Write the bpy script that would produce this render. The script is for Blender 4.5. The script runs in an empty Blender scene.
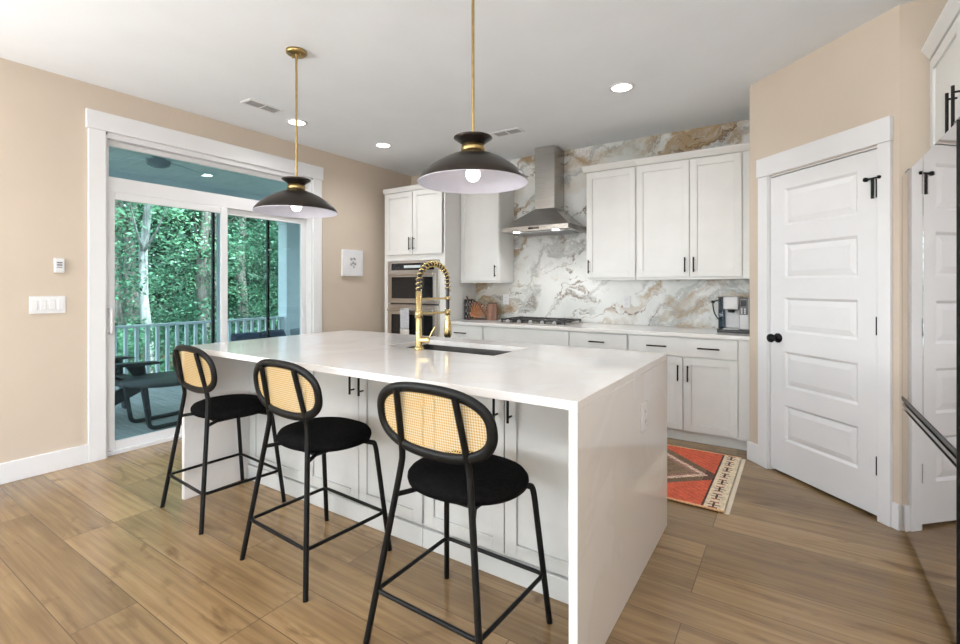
import bpy, bmesh, math, random
from mathutils import Vector, Matrix
import numpy as np
random.seed(7)
PI = math.pi
S = bpy.context.scene
C = S.collection

# ------------------------------------------------------------ camera, sky, lights, exposure
cd = bpy.data.cameras.new('camera'); cam = bpy.data.objects.new('camera', cd); C.objects.link(cam)
cam.location = (0, 0, 1.27); cam.rotation_euler = (PI/2, 0, math.radians(33.3))
cd.sensor_width = 36; cd.lens = 475/960*36; cd.shift_y = -35.5/960; cd.clip_start = 0.02; cd.clip_end = 200
S.camera = cam
S.view_settings.view_transform = 'Standard'; S.view_settings.look = 'None'
S.view_settings.gamma = 1; S.view_settings.exposure = 0.0; S.view_settings.use_curve_mapping = False

wd = bpy.data.worlds.new('sky'); S.world = wd; wd.use_nodes = True
wn = wd.node_tree.nodes; wl = wd.node_tree.links; wn.clear()
wo = wn.new('ShaderNodeOutputWorld'); wb = wn.new('ShaderNodeBackground'); sk = wn.new('ShaderNodeTexSky')
sk.sky_type = 'NISHITA'; sk.sun_disc = False; sk.sun_elevation = math.radians(50); sk.sun_rotation = math.radians(90); sk.air_density = 1.0; sk.dust_density = 2.0
hs = wn.new('ShaderNodeHueSaturation'); hs.inputs['Saturation'].default_value = .35; wl.new(sk.outputs[0], hs.inputs['Color']); wl.new(hs.outputs[0], wb.inputs[0]); wl.new(wb.outputs[0], wo.inputs[0]); wb.inputs[1].default_value = 1.7

def light(kind, name, loc, rot=(0, 0, 0), energy=10, color=(1, 1, 1), **kw):
    d = bpy.data.lights.new(name, kind); d.energy = energy; d.color = color
    for k, v in kw.items(): setattr(d, k, v)
    o = bpy.data.objects.new(name, d); o.location = loc; o.rotation_euler = rot; C.objects.link(o); return o
sun = light('SUN', 'sun', (0, 0, 12), energy=17, color=(1, .97, .91), angle=math.radians(1))
sun.rotation_euler = Vector((-.62, -.22, -.75)).to_track_quat('-Z', 'Y').to_euler()
# added fill lamps outside two assumed windows behind the camera, tilted at the ceiling
for wx in (-3.0, -0.7):
    light('AREA', 'window_daylight_fill', (wx, -3.80, 1.4), (PI/2+1.1, 0, 0), energy=70, color=(.95, .975, 1), shape='RECTANGLE', size=1.6, size_y=1.8)
# porch spots: one at the modelled light, two unseen ones added to brighten porch
for py_ in (.4, 3.36, 6.3): light('SPOT', 'porch_can_fill_light', (-6.68 if py_ == 3.36 else -5.9, py_, 2.77), energy=70, color=(1, .97, .93), spot_size=math.radians(160), spot_blend=1.0, shadow_soft_size=.08)
# daylight by the window of the left wall, behind the camera
light('AREA', 'window_daylight_fill', (-4.42, -2.0, 1.5), (PI/2+.95, 0, -PI/2), energy=430, color=(.95, .975, 1), shape='RECTANGLE', size=1.8, size_y=1.8)
light('AREA', 'window_daylight_fill', (1.42, -1.9, 1.4), (PI/2+1.1, 0, PI/2), energy=210, color=(.97, .98, 1), shape='RECTANGLE', size=1.8, size_y=1.8)  # unseen right window; lamp added to brighten the ceiling
# recessed ceiling lights: the visible cans, then unseen ones added to brighten the room
CANS = [(-3.70, 2.65), (-3.55, 3.57), (-1.05, 3.5)]
CANS_ADDED = [(-3.7, .3), (-1.9, .3), (-.3, .3), (-3.4, -1.9), (-1.2, -1.9), (.3, 1.7)]
for x, y in CANS + CANS_ADDED:
    light('SPOT', 'can_and_fill_light', (x, y, 2.72), energy=42 if y > 2 else (34 if x > 0 and y > 1 else 13), color=(.98, .985, 1), spot_size=math.radians(150), spot_blend=1.0, shadow_soft_size=.07)

# ------------------------------------------------------------ mesh helpers
class MB:
    def __init__(s): s.v = []; s.f = []; s.s = []
    def add(s, vs, fs, smooth=False):
        b = len(s.v); s.v += [tuple(p) for p in vs]; s.f += [tuple(i+b for i in q) for q in fs]; s.s += [smooth]*len(fs); return s
    def box(s, x0, x1, y0, y1, z0, z1):
        vs = [(x, y, z) for x in (x0, x1) for y in (y0, y1) for z in (z0, z1)]
        return s.add(vs, [(0,1,3,2),(4,6,7,5),(0,4,5,1),(2,3,7,6),(0,2,6,4),(1,5,7,3)])
    def ring(s, rings, closed=False, caps=True, smooth=True):
        n = len(rings[0]); vs = [p for r in rings for p in r]; fs = []; m = len(rings)
        for i in range(m if closed else m-1):
            j = (i+1) % m
            for k in range(n): fs.append((i*n+k, i*n+(k+1) % n, j*n+(k+1) % n, j*n+k))
        s.add(vs, fs, smooth)
        if caps and not closed: s.add(rings[0], [tuple(range(n))]); s.add(rings[-1], [tuple(range(n))])
        return s
    def tube(s, pts, r, n=10, closed=False, sec=None):
        pts = [Vector(p) for p in pts]; m = len(pts); rr = r if isinstance(r, (list, tuple)) else [r]*m
        rings = []; up = None
        for i in range(m):
            a = pts[i-1] if (i > 0 or closed) else pts[i]; b = pts[(i+1) % m] if (i < m-1 or closed) else pts[i]
            t = (b-a).normalized()
            if up is None: up = t.orthogonal().normalized()
            up = (up - t*up.dot(t)).normalized(); w = t.cross(up)
            rings.append([pts[i] + (up*math.cos(q) + w*math.sin(q))*rr[i] for q in [2*PI*k/n for k in range(n)]])
        return s.ring(rings, closed)
    def cyl(s, p0, p1, r, n=20, r2=None):
        return s.tube([p0, p1], [r, r if r2 is None else r2], n)
    def lathe(s, prof, c=(0, 0, 0), n=48, axis='z'):
        rings = []
        for r, z in prof:
            ring = []
            for k in range(n):
                a = 2*PI*k/n; p = (r*math.cos(a), r*math.sin(a), z)
                if axis == 'y': p = (p[0], p[2], p[1])
                if axis == 'x': p = (p[2], p[0], p[1])
                ring.append((p[0]+c[0], p[1]+c[1], p[2]+c[2]))
            rings.append(ring)
        return s.ring(rings, caps=False)
    def prism(s, poly, a, b, plane='xz'):
        def m(u, v, w): return {'xz': (u, w, v), 'xy': (u, v, w), 'yz': (w, u, v)}[plane]
        n = len(poly); vs = [m(u, v, a) for u, v in poly] + [m(u, v, b) for u, v in poly]
        return s.add(vs, [tuple(range(n)), tuple(range(n, 2*n))] + [(i, (i+1) % n, n+(i+1) % n, n+i) for i in range(n)])
    def build(s, name, m, parent=None, bevel=0, seg=2):
        me = bpy.data.meshes.new(name); me.from_pydata(s.v, [], s.f); me.polygons.foreach_set('use_smooth', s.s)
        bm = bmesh.new(); bm.from_mesh(me); bmesh.ops.recalc_face_normals(bm, faces=bm.faces); bm.to_mesh(me); bm.free()
        me.materials.append(m); o = bpy.data.objects.new(name, me); C.objects.link(o)
        if parent is not None: o.parent = parent
        if bevel:
            b = o.modifiers.new('bevel', 'BEVEL'); b.width = bevel; b.segments = seg; b.limit_method = 'ANGLE'; b.angle_limit = .6
        return o
def B(*a): return MB().box(*a)
def thing(name, label, cat, loc=(0, 0, 0), rz=0, group=None):
    o = bpy.data.objects.new(name, None); C.objects.link(o); o.location = loc; o.rotation_euler = (0, 0, rz); o.empty_display_size = .1
    o['label'] = label; o['category'] = cat
    if group: o['group'] = group
    return o
def tag(o, label, cat, group=None, kind=None):
    o['label'] = label; o['category'] = cat
    if group: o['group'] = group
    if kind: o['kind'] = kind
    return o
def struct(o, label=None):
    o['kind'] = 'structure'
    if label: o['label'] = label
    return o
def troot(name, loc, rz=0):
    o = bpy.data.objects.new(name, None); C.objects.link(o); o.location = loc; o.rotation_euler = (0, 0, rz); o['kind'] = 'structure'; return o
def tree_copy(o, parent=None):
    c = o.copy(); C.objects.link(c)
    if parent is not None: c.parent = parent
    for ch in list(o.children): tree_copy(ch, c)
    return c
def smooth_path(pts, n=8, r=.35):
    # round the inner corners of a polyline
    P = [Vector(p) for p in pts]; out = [P[0]]
    for i in range(1, len(P)-1):
        a = P[i] + (P[i-1]-P[i])*r; b = P[i] + (P[i+1]-P[i])*r
        for k in range(n+1):
            t = k/n; out.append(a*(1-t)**2 + P[i]*2*t*(1-t) + b*t*t)
    out.append(P[-1]); return out

# ------------------------------------------------------------ materials
def mat(name, col, rough=.5, metal=0, **kw):
    m = bpy.data.materials.new(name); m.use_nodes = True; b = m.node_tree.nodes['Principled BSDF']
    b.inputs['Base Color'].default_value = (*col, 1); b.inputs['Roughness'].default_value = rough; b.inputs['Metallic'].default_value = metal
    for k, v in kw.items(): b.inputs[k].default_value = v
    return m
def nodes(m): return m.node_tree.nodes, m.node_tree.links, m.node_tree.nodes['Principled BSDF']
def s2l(r, g, b): return tuple((c/255/12.92 if c/255 <= .04045 else ((c/255+.055)/1.055)**2.4) for c in (r, g, b))
def noisy(m, col2, scale=8, detail=4, lo=.4, hi=.6, vec=(1, 1, 1), bump=0, coord='Object', bscale=None):
    n, l, b = nodes(m); c1 = tuple(b.inputs['Base Color'].default_value)
    tc = n.new('ShaderNodeTexCoord'); mp = n.new('ShaderNodeMapping'); mp.inputs['Scale'].default_value = vec
    no = n.new('ShaderNodeTexNoise'); no.inputs['Scale'].default_value = scale; no.inputs['Detail'].default_value = detail
    cr = n.new('ShaderNodeValToRGB'); cr.color_ramp.elements[0].position = lo; cr.color_ramp.elements[1].position = hi
    cr.color_ramp.elements[0].color = c1; cr.color_ramp.elements[1].color = (*col2, 1)
    l.new(tc.outputs[coord], mp.inputs[0]); l.new(mp.outputs[0], no.inputs[0]); l.new(no.outputs[0], cr.inputs[0]); l.new(cr.outputs[0], b.inputs['Base Color'])
    if bump:
        bp = n.new('ShaderNodeBump'); bp.inputs['Strength'].default_value = bump; bp.inputs['Distance'].default_value = .002
        n2 = n.new('ShaderNodeTexNoise'); n2.inputs['Scale'].default_value = bscale or scale*6; l.new(mp.outputs[0], n2.inputs[0])
        l.new(n2.outputs[0], bp.inputs['Height']); l.new(bp.outputs[0], b.inputs['Normal'])
    return m
M = {}
M['wall'] = noisy(mat('wall_paint', s2l(204, 190, 174), .75), s2l(202, 188, 172), 3, bump=.15, bscale=220)
M['ceil'] = noisy(mat('ceiling_paint', s2l(236, 240, 244), .85), s2l(234, 238, 242), 3, bump=.12, bscale=240)
M['trim'] = noisy(mat('trim_paint', s2l(228, 228, 230), .32), s2l(226, 226, 228), 4)
M['cab'] = noisy(mat('cabinet_paint', s2l(224, 224, 222), .35), s2l(221, 221, 219), 5)
M['cabshade'] = noisy(mat('island_paint_shaded', s2l(205, 206, 204), .38), s2l(200, 201, 199), 4)  # cabinet paint darkened; the island front's shade is put into the colour
M['black'] = noisy(mat('black_metal', (.0035, .0035, .0035), .45, 0), (.006, .006, .006), 30)
M['bronze'] = noisy(mat('dark_bronze', (.035, .028, .024), .33, .75), (.045, .036, .03), 14)
M['gold'] = noisy(mat('brushed_gold', (.74, .58, .29), .26, 1.0), (.68, .52, .25), 30)
M['sinksteel'] = noisy(mat('dark_steel', (.16, .155, .15), .38, 1.0), (.13, .125, .12), 6)
M['ovensteel'] = noisy(mat('warm_stainless', (.66, .61, .56), .3, 1.0), (.60, .55, .50), 6, vec=(1, 1, 40))
M['slat'] = noisy(mat('slat_wood', s2l(186, 122, 72), .45), s2l(160, 98, 56), 6, vec=(1, 1, 8))
M['brass'] = noisy(mat('aged_brass', (.50, .36, .16), .3, 1.0), (.42, .30, .13), 25)
M['steel'] = noisy(mat('stainless_steel', (.44, .42, .395), .27, 1.0), (.38, .365, .345), 6, vec=(1, 1, 40))
M['mirror'] = noisy(mat('mirrored_steel', (.64, .61, .60), .035, 1.0), (.62, .59, .58), 2)
M['darkglass'] = noisy(mat('black_glass', (.012, .012, .013), .04), (.016, .016, .017), 3)
M['velvet'] = noisy(mat('black_velvet', (.0035, .0035, .004), .9), (.007, .0065, .0065), 60, bump=.5, bscale=500)
M['velvet'].node_tree.nodes['Principled BSDF'].inputs['Sheen Weight'].default_value = .0
M['white'] = noisy(mat('white_plastic', s2l(228, 228, 230), .35), s2l(224, 224, 226), 9)
M['lining'] = noisy(mat('white_enamel', s2l(200, 199, 210), .4), s2l(194, 193, 204), 9)
M['greyplastic'] = noisy(mat('grey_plastic', (.10, .10, .11), .4), (.13, .13, .14), 9)
M['blackplastic'] = noisy(mat('black_plastic', (.015, .015, .016), .35), (.02, .02, .021), 9)
M['silver'] = noisy(mat('silver_plastic', (.46, .46, .47), .38, .3), (.42, .42, .43), 9)
M['railing'] = noisy(mat('railing_paint', s2l(214, 220, 224), .5), s2l(205, 212, 216), 4)
M['deck'] = noisy(mat('deck_boards', s2l(176, 176, 174), .6), s2l(154, 154, 154), 5, vec=(1, 14, 1), bump=.2)
M['porchceil'] = noisy(mat('porch_ceiling_paint', s2l(222, 228, 230), .7), s2l(216, 222, 226), 4)
M['char'] = noisy(mat('charcoal_resin', (.035, .038, .042), .5), (.05, .053, .058), 9)
M['navy'] = noisy(mat('navy_fabric', (.02, .035, .07), .9), (.03, .05, .09), 40, bump=.3)
M['greyfab'] = noisy(mat('grey_fabric', (.22, .26, .29), .9), (.26, .3, .33), 40, bump=.3)
M['bark'] = noisy(mat('bark', s2l(78, 70, 64), .9), s2l(120, 112, 104), 5, vec=(3, 3, .6), bump=.8)
M['palebark'] = noisy(mat('pale_bark', s2l(120, 116, 112), .9), s2l(170, 166, 162), 5, vec=(3, 3, .6), bump=.6)
M['ground'] = noisy(mat('forest_floor', s2l(70, 84, 50), .95), s2l(104, 92, 66), 1.6, detail=8)
M['walnut'] = noisy(mat('walnut_wood', s2l(120, 72, 44), .45), s2l(150, 94, 58), 6, vec=(1, 1, 8))
M['darkwood'] = noisy(mat('dark_wood', s2l(58, 36, 26), .45), s2l(78, 48, 34), 6, vec=(1, 1, 8))
M['copper'] = noisy(mat('copper_wood', s2l(132, 84, 52), .4), s2l(92, 56, 36), 9, vec=(6, 1, .4))
M['towel'] = noisy(mat('grey_towel', s2l(196, 196, 200), .95), s2l(182, 182, 188), 60, bump=.5)
M['creamtowel'] = noisy(mat('cream_towel', s2l(222, 218, 210), .95), s2l(200, 196, 190), 60, bump=.5)
M['hinge'] = M['black']
M['vent'] = noisy(mat('vent_shadow_grey', s2l(168, 168, 170), .6), s2l(158, 158, 160), 20)
def emis(name, col, st):
    m = bpy.data.materials.new(name); m.use_nodes = True; n, l, b = nodes(m)
    b.inputs['Base Color'].default_value = (*col, 1); b.inputs['Emission Color'].default_value = (*col, 1); b.inputs['Emission Strength'].default_value = st
    return m
M['bulb'] = emis('lit_bulb', (1, .97, .93), 6)
M['lens'] = emis('lit_lens', (1, .96, .9), 7)
M['hoodlens'] = emis('lit_hood_lens', (1, .98, .95), 12)
M['display'] = emis('oven_display', (.55, .6, .62), .15)

for k_, v_ in (('black', .2), ('velvet', .05), ('char', .3)): M[k_].node_tree.nodes['Principled BSDF'].inputs['Specular IOR Level'].default_value = v_
def glass(name, tint, gloss=.07):
    m = bpy.data.materials.new(name); m.use_nodes = True; n = m.node_tree.nodes; l = m.node_tree.links; n.clear()
    o = n.new('ShaderNodeOutputMaterial'); t = n.new('ShaderNodeBsdfTransparent'); g = n.new('ShaderNodeBsdfGlossy'); x = n.new('ShaderNodeMixShader'); f = n.new('ShaderNodeFresnel')
    t.inputs[0].default_value = (*tint, 1); g.inputs['Roughness'].default_value = .02; f.inputs[0].default_value = 1.35
    l.new(f.outputs[0], x.inputs[0]); l.new(t.outputs[0], x.inputs[1]); l.new(g.outputs[0], x.inputs[2]); l.new(x.outputs[0], o.inputs[0]); return m
M['glass'] = glass('tinted_glass', (.64, .77, .80))
M['clear'] = glass('clear_glass', (.93, .95, .95))
M['smoke'] = glass('smoked_plastic', (.35, .42, .48))

# quartz
m = mat('quartz', s2l(228, 224, 222), .07); n, l, b = nodes(m)
tc = n.new('ShaderNodeTexCoord'); no = n.new('ShaderNodeTexNoise'); no.inputs['Scale'].default_value = 1.3; no.inputs['Detail'].default_value = 8; no.inputs['Distortion'].default_value = 1.6
cr = n.new('ShaderNodeValToRGB'); e = cr.color_ramp.elements; e[0].position = .46; e[0].color = (*s2l(229, 227, 226), 1); e[1].position = .54; e[1].color = (*s2l(227, 223, 220), 1)
q = cr.color_ramp.elements.new(.5); q.color = (*s2l(224, 221, 219), 1)
l.new(tc.outputs['Object'], no.inputs[0]); l.new(no.outputs[0], cr.inputs[0]); l.new(cr.outputs[0], b.inputs['Base Color']); M['quartz'] = m

# oak planks
m = mat('oak_planks', (.4, .3, .2), .3); n, l, b = nodes(m)
tc = n.new('ShaderNodeTexCoord'); mp = n.new('ShaderNodeMapping'); mp.inputs['Location'].default_value = (.35, .02, 0)
br = n.new('ShaderNodeTexBrick'); br.offset = .37; br.offset_frequency = 3; br.inputs['Scale'].default_value = 1
br.inputs['Brick Width'].default_value = 1.35; br.inputs['Row Height'].default_value = .215; br.inputs['Mortar Size'].default_value = .002; br.inputs['Mortar Smooth'].default_value = .3; br.inputs['Bias'].default_value = 0
br.inputs['Color1'].default_value = (0, 0, 0, 1); br.inputs['Color2'].default_value = (1, 1, 1, 1); br.inputs['Mortar'].default_value = (.5, .5, .5, 1)
l.new(tc.outputs['Object'], mp.inputs[0]); l.new(mp.outputs[0], br.inputs[0])
sep = n.new('ShaderNodeSeparateXYZ'); l.new(mp.outputs[0], sep.inputs[0])
mu = n.new('ShaderNodeMath'); mu.operation = 'MULTIPLY'; mu.inputs[1].default_value = 37; l.new(br.outputs['Color'], mu.inputs[0])
cmb = n.new('ShaderNodeCombineXYZ'); l.new(sep.outputs[0], cmb.inputs[0]); l.new(sep.outputs[1], cmb.inputs[1]); l.new(mu.outputs[0], cmb.inputs[2])
mp2 = n.new('ShaderNodeMapping'); mp2.inputs['Scale'].default_value = (1.0, 30, 1); l.new(cmb.outputs[0], mp2.inputs[0])
g1 = n.new('ShaderNodeTexNoise'); g1.inputs['Scale'].default_value = 1.4; g1.inputs['Detail'].default_value = 7; g1.inputs['Roughness'].default_value = .62; g1.inputs['Distortion'].default_value = .35; l.new(mp2.outputs[0], g1.inputs[0])
mp3 = n.new('ShaderNodeMapping'); mp3.inputs['Scale'].default_value = (1.1, 3.6, 1); l.new(cmb.outputs[0], mp3.inputs[0])
g2 = n.new('ShaderNodeTexNoise'); g2.inputs['Scale'].default_value = 1.5; g2.inputs['Detail'].default_value = 3; l.new(mp3.outputs[0], g2.inputs[0])
r1 = n.new('ShaderNodeValToRGB'); r1.color_ramp.elements[0].position = .28; r1.color_ramp.elements[0].color = (*s2l(132, 106, 76), 1); r1.color_ramp.elements[1].position = .68; r1.color_ramp.elements[1].color = (*s2l(168, 140, 102), 1)
l.new(g1.outputs[0], r1.inputs[0])
r2 = n.new('ShaderNodeValToRGB'); r2.color_ramp.elements[0].position = .30; r2.color_ramp.elements[0].color = (.74, .71, .68, 1); r2.color_ramp.elements[1].position = .55; r2.color_ramp.elements[1].color = (1, 1, 1, 1)
l.new(g2.outputs[0], r2.inputs[0])
mx = n.new('ShaderNodeMix'); mx.data_type = 'RGBA'; mx.blend_type = 'MULTIPLY'; mx.inputs[0].default_value = .9; l.new(r1.outputs[0], mx.inputs[6]); l.new(r2.outputs[0], mx.inputs[7])
r3 = n.new('ShaderNodeValToRGB'); r3.color_ramp.elements[0].color = (.74, .73, .72, 1); r3.color_ramp.elements[1].color = (1.10, 1.09, 1.07, 1); l.new(br.outputs['Color'], r3.inputs[0])
kt = n.new('ShaderNodeTexNoise'); kt.inputs['Scale'].default_value = 7; kt.inputs['Detail'].default_value = 4; kt.inputs['Distortion'].default_value = 1.2; mpk = n.new('ShaderNodeMapping'); mpk.inputs['Scale'].default_value = (.45, 1.1, 1); l.new(cmb.outputs[0], mpk.inputs[0]); l.new(mpk.outputs[0], kt.inputs[0])
rk = n.new('ShaderNodeValToRGB'); rk.color_ramp.elements[0].position = .26; rk.color_ramp.elements[0].color = (.52, .47, .42, 1); rk.color_ramp.elements[1].position = .42; rk.color_ramp.elements[1].color = (1, 1, 1, 1); l.new(kt.outputs[0], rk.inputs[0])
mxk = n.new('ShaderNodeMix'); mxk.data_type = 'RGBA'; mxk.blend_type = 'MULTIPLY'; mxk.inputs[0].default_value = .8; l.new(mx.outputs[2], mxk.inputs[6]); l.new(rk.outputs[0], mxk.inputs[7]); mx = mxk
mx2 = n.new('ShaderNodeMix'); mx2.data_type = 'RGBA'; mx2.blend_type = 'MULTIPLY'; mx2.inputs[0].default_value = 1; l.new(mx.outputs[2], mx2.inputs[6]); l.new(r3.outputs[0], mx2.inputs[7])
mx3 = n.new('ShaderNodeMix'); mx3.data_type = 'RGBA'; l.new(br.outputs['Fac'], mx3.inputs[0]); l.new(mx2.outputs[2], mx3.inputs[6]); mx3.inputs[7].default_value = (*s2l(96, 76, 56), 1)
l.new(mx3.outputs[2], b.inputs['Base Color'])
mr = n.new('ShaderNodeMapRange'); mr.inputs[3].default_value = .15; mr.inputs[4].default_value = .23; l.new(g1.outputs[0], mr.inputs[0]); l.new(mr.outputs[0], b.inputs['Roughness'])
bp = n.new('ShaderNodeBump'); bp.inputs['Strength'].default_value = .25; bp.inputs['Distance'].default_value = .001; bp.invert = True; l.new(br.outputs['Fac'], bp.inputs['Height']); l.new(bp.outputs[0], b.inputs['Normal'])
M['floor'] = m

# marble slab
m = mat('gold_vein_marble', (.7, .7, .7), .24); n, l, b = nodes(m)
tc = n.new('ShaderNodeTexCoord'); mp = n.new('ShaderNodeMapping'); mp.inputs['Rotation'].default_value = (0, math.radians(28), 0)
l.new(tc.outputs['Object'], mp.inputs[0])
wr = n.new('ShaderNodeTexNoise'); wr.inputs['Scale'].default_value = 1.1; wr.inputs['Detail'].default_value = 6; wr.inputs['Roughness'].default_value = .6; l.new(mp.outputs[0], wr.inputs[0])
vm = n.new('ShaderNodeVectorMath'); vm.operation = 'SCALE'; vm.inputs['Scale'].default_value = 1.1; l.new(wr.outputs['Color'], vm.inputs[0])
va = n.new('ShaderNodeVectorMath'); va.operation = 'ADD'; l.new(mp.outputs[0], va.inputs[0]); l.new(vm.outputs[0], va.inputs[1])
def ridge(scale, sc, loc, w0, w1):
    a = n.new('ShaderNodeMapping'); a.inputs['Scale'].default_value = sc; a.inputs['Location'].default_value = loc; l.new(va.outputs[0], a.inputs[0])
    t = n.new('ShaderNodeTexNoise'); t.inputs['Scale'].default_value = scale; t.inputs['Detail'].default_value = 5; t.inputs['Roughness'].default_value = .55; l.new(a.outputs[0], t.inputs[0])
    s1 = n.new('ShaderNodeMath'); s1.operation = 'SUBTRACT'; s1.inputs[1].default_value = .5; l.new(t.outputs[0], s1.inputs[0])
    s2 = n.new('ShaderNodeMath'); s2.operation = 'ABSOLUTE'; l.new(s1.outputs[0], s2.inputs[0])
    r = n.new('ShaderNodeMapRange'); r.inputs[1].default_value = w0; r.inputs[2].default_value = w1; r.inputs[3].default_value = 1; r.inputs[4].default_value = 0; l.new(s2.outputs[0], r.inputs[0]); return r.outputs[0]
def cloud(scale, loc, a0, a1, sc=(1, 1, 1)):
    a = n.new('ShaderNodeMapping'); a.inputs['Location'].default_value = loc; a.inputs['Scale'].default_value = sc; l.new(va.outputs[0], a.inputs[0])
    t = n.new('ShaderNodeTexNoise'); t.inputs['Scale'].default_value = scale; t.inputs['Detail'].default_value = 4; l.new(a.outputs[0], t.inputs[0])
    r = n.new('ShaderNodeMapRange'); r.inputs[1].default_value = a0; r.inputs[2].default_value = a1; l.new(t.outputs[0], r.inputs[0]); return r.outputs[0]
def mul(a, c):
    x = n.new('ShaderNodeMath'); x.operation = 'MULTIPLY'; l.new(a, x.inputs[0])
    if isinstance(c, float): x.inputs[1].default_value = c
    else: l.new(c, x.inputs[1])
    return x.outputs[0]
def over(base, col, fac):
    x = n.new('ShaderNodeMix'); x.data_type = 'RGBA'; l.new(fac, x.inputs[0]); x.inputs[7].default_value = (*s2l(*col), 1)
    if isinstance(base, tuple): x.inputs[6].default_value = (*s2l(*base), 1)
    else: l.new(base, x.inputs[6])
    return x.outputs[2]
c = over((216, 217, 215), (188, 193, 189), cloud(1.3, (3, 1, 2), .45, .7))
c = over(c, (194, 180, 158), mul(cloud(1.0, (9, 4, 1), .54, .68, (.7, 1, 1.8)), .6))
c = over(c, (150, 150, 148), mul(ridge(1.3, (.6, 1, 1.9), (1, 7, 2), .0, .04), .75))
c = over(c, (156, 132, 98), mul(ridge(.9, (.55, 1, 2.2), (5, 2, 8), .0, .055), mul(cloud(1.2, (2, 8, 5), .34, .50), 1.0)))
c = over(c, (104, 80, 54), mul(ridge(1.9, (.55, 1, 2.0), (5, 3, 4), .0, .018), mul(cloud(1.1, (4, 9, 9), .38, .52), .95)))
l.new(c, b.inputs['Base Color']); M['marble'] = m

# cane webbing with real holes
m = mat('cane_webbing', s2l(214, 182, 122), .6); n, l, b = nodes(m)
tc = n.new('ShaderNodeTexCoord'); mp = n.new('ShaderNodeMapping'); mp.inputs['Rotation'].default_value = (0, math.radians(45), 0); l.new(tc.outputs['Object'], mp.inputs[0])
sp = n.new('ShaderNodeSeparateXYZ'); l.new(mp.outputs[0], sp.inputs[0])
def wv(o):
    a = n.new('ShaderNodeMath'); a.operation = 'MULTIPLY'; a.inputs[1].default_value = 2*PI/.0135; l.new(o, a.inputs[0])
    s_ = n.new('ShaderNodeMath'); s_.operation = 'SINE'; l.new(a.outputs[0], s_.inputs[0]); return s_.outputs[0]
pr = n.new('ShaderNodeMath'); pr.operation = 'MULTIPLY'; l.new(wv(sp.outputs[0]), pr.inputs[0]); l.new(wv(sp.outputs[2]), pr.inputs[1])
gt = n.new('ShaderNodeMath'); gt.operation = 'LESS_THAN'; gt.inputs[1].default_value = .28; l.new(pr.outputs[0], gt.inputs[0]); l.new(gt.outputs[0], b.inputs['Alpha'])
cr = n.new('ShaderNodeValToRGB'); cr.color_ramp.elements[0].color = (*s2l(160, 126, 74), 1); cr.color_ramp.elements[1].color = (*s2l(220, 190, 130), 1)
r = n.new('ShaderNodeMapRange'); r.inputs[1].default_value = -1; r.inputs[2].default_value = .4; l.new(pr.outputs[0], r.inputs[0]); l.new(r.outputs[0], cr.inputs[0]); l.new(cr.outputs[0], b.inputs['Base Color'])
M['cane'] = m

def leafmat(name, c1, c2):
    m = mat(name, c1, .55); n, l, b = nodes(m)
    tc = n.new('ShaderNodeTexCoord'); no = n.new('ShaderNodeTexNoise'); no.inputs['Scale'].default_value = .9; no.inputs['Detail'].default_value = 5
    cr = n.new('ShaderNodeValToRGB'); cr.color_ramp.elements[0].position = .35; cr.color_ramp.elements[1].position = .65
    cr.color_ramp.elements[0].color = (*c1, 1); cr.color_ramp.elements[1].color = (*c2, 1)
    l.new(tc.outputs['Object'], no.inputs[0]); l.new(no.outputs[0], cr.inputs[0]); l.new(cr.outputs[0], b.inputs['Base Color'])
    o = n['Material Output']; t = n.new('ShaderNodeBsdfTranslucent'); x = n.new('ShaderNodeMixShader'); x.inputs[0].default_value = .35
    l.new(cr.outputs[0], t.inputs[0]); l.new(b.outputs[0], x.inputs[1]); l.new(t.outputs[0], x.inputs[2]); l.new(x.outputs[0], o.inputs[0]); return m
M['leafA'] = leafmat('leaf_green', s2l(34, 76, 60), s2l(100, 150, 112))
M['leafB'] = leafmat('leaf_deep_green', s2l(26, 58, 46), s2l(70, 112, 84))
M['leafC'] = leafmat('leaf_bright', s2l(60, 114, 88), s2l(150, 194, 150))

# ------------------------------------------------------------ room shell
XL, XR, YB, YF, H = -4.25, 1.25, 4.80, -3.6, 2.74
fl = struct(B(XL-.14, XR+.1, YF-.12, YB+.12, -.06, 0).build('floor', M['floor']))
struct(B(XL-.14, XR+.12, YF-.12, YB+.12, H, H+.12).build('ceiling', M['ceil']))
OY0, OY1, OZ = 1.41, 3.24, 2.416
w = MB(); w.box(XL-.14, XL, YF-.12, -2.9, 0, H); w.box(XL-.14, XL, -1.1, OY0, 0, H); w.box(XL-.14, XL, -2.9, -1.1, 0, .6); w.box(XL-.14, XL, -2.9, -1.1, 2.4, H); w.box(XL-.14, XL, OY1, YB+.12, 0, H); w.box(XL-.14, XL, OY0, OY1, OZ, H)
struct(w.build('wall_left', M['wall']))
struct(B(XL, XR, YB, YB+.12, 0, H).build('wall_back', M['wall']))
w = MB(); w.box(XR, XR+.1, YF-.12, -2.8, 0, H); w.box(XR, XR+.1, -1.0, YB+.12, 0, H); w.box(XR, XR+.1, -2.8, -1.0, 0, .6); w.box(XR, XR+.1, -2.8, -1.0, 2.4, H)
struct(w.build('wall_right', M['wall']))
w = MB(); w.box(XL, -3.8, YF-.12, YF, 0, H); w.box(-2.2, -1.5, YF-.12, YF, 0, H); w.box(.1, XR, YF-.12, YF, 0, H); w.box(-3.8, .1, YF-.12, YF, 0, .6); w.box(-3.8, .1, YF-.12, YF, 2.4, H)
struct(w.build('wall_front', M['wall']))
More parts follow.
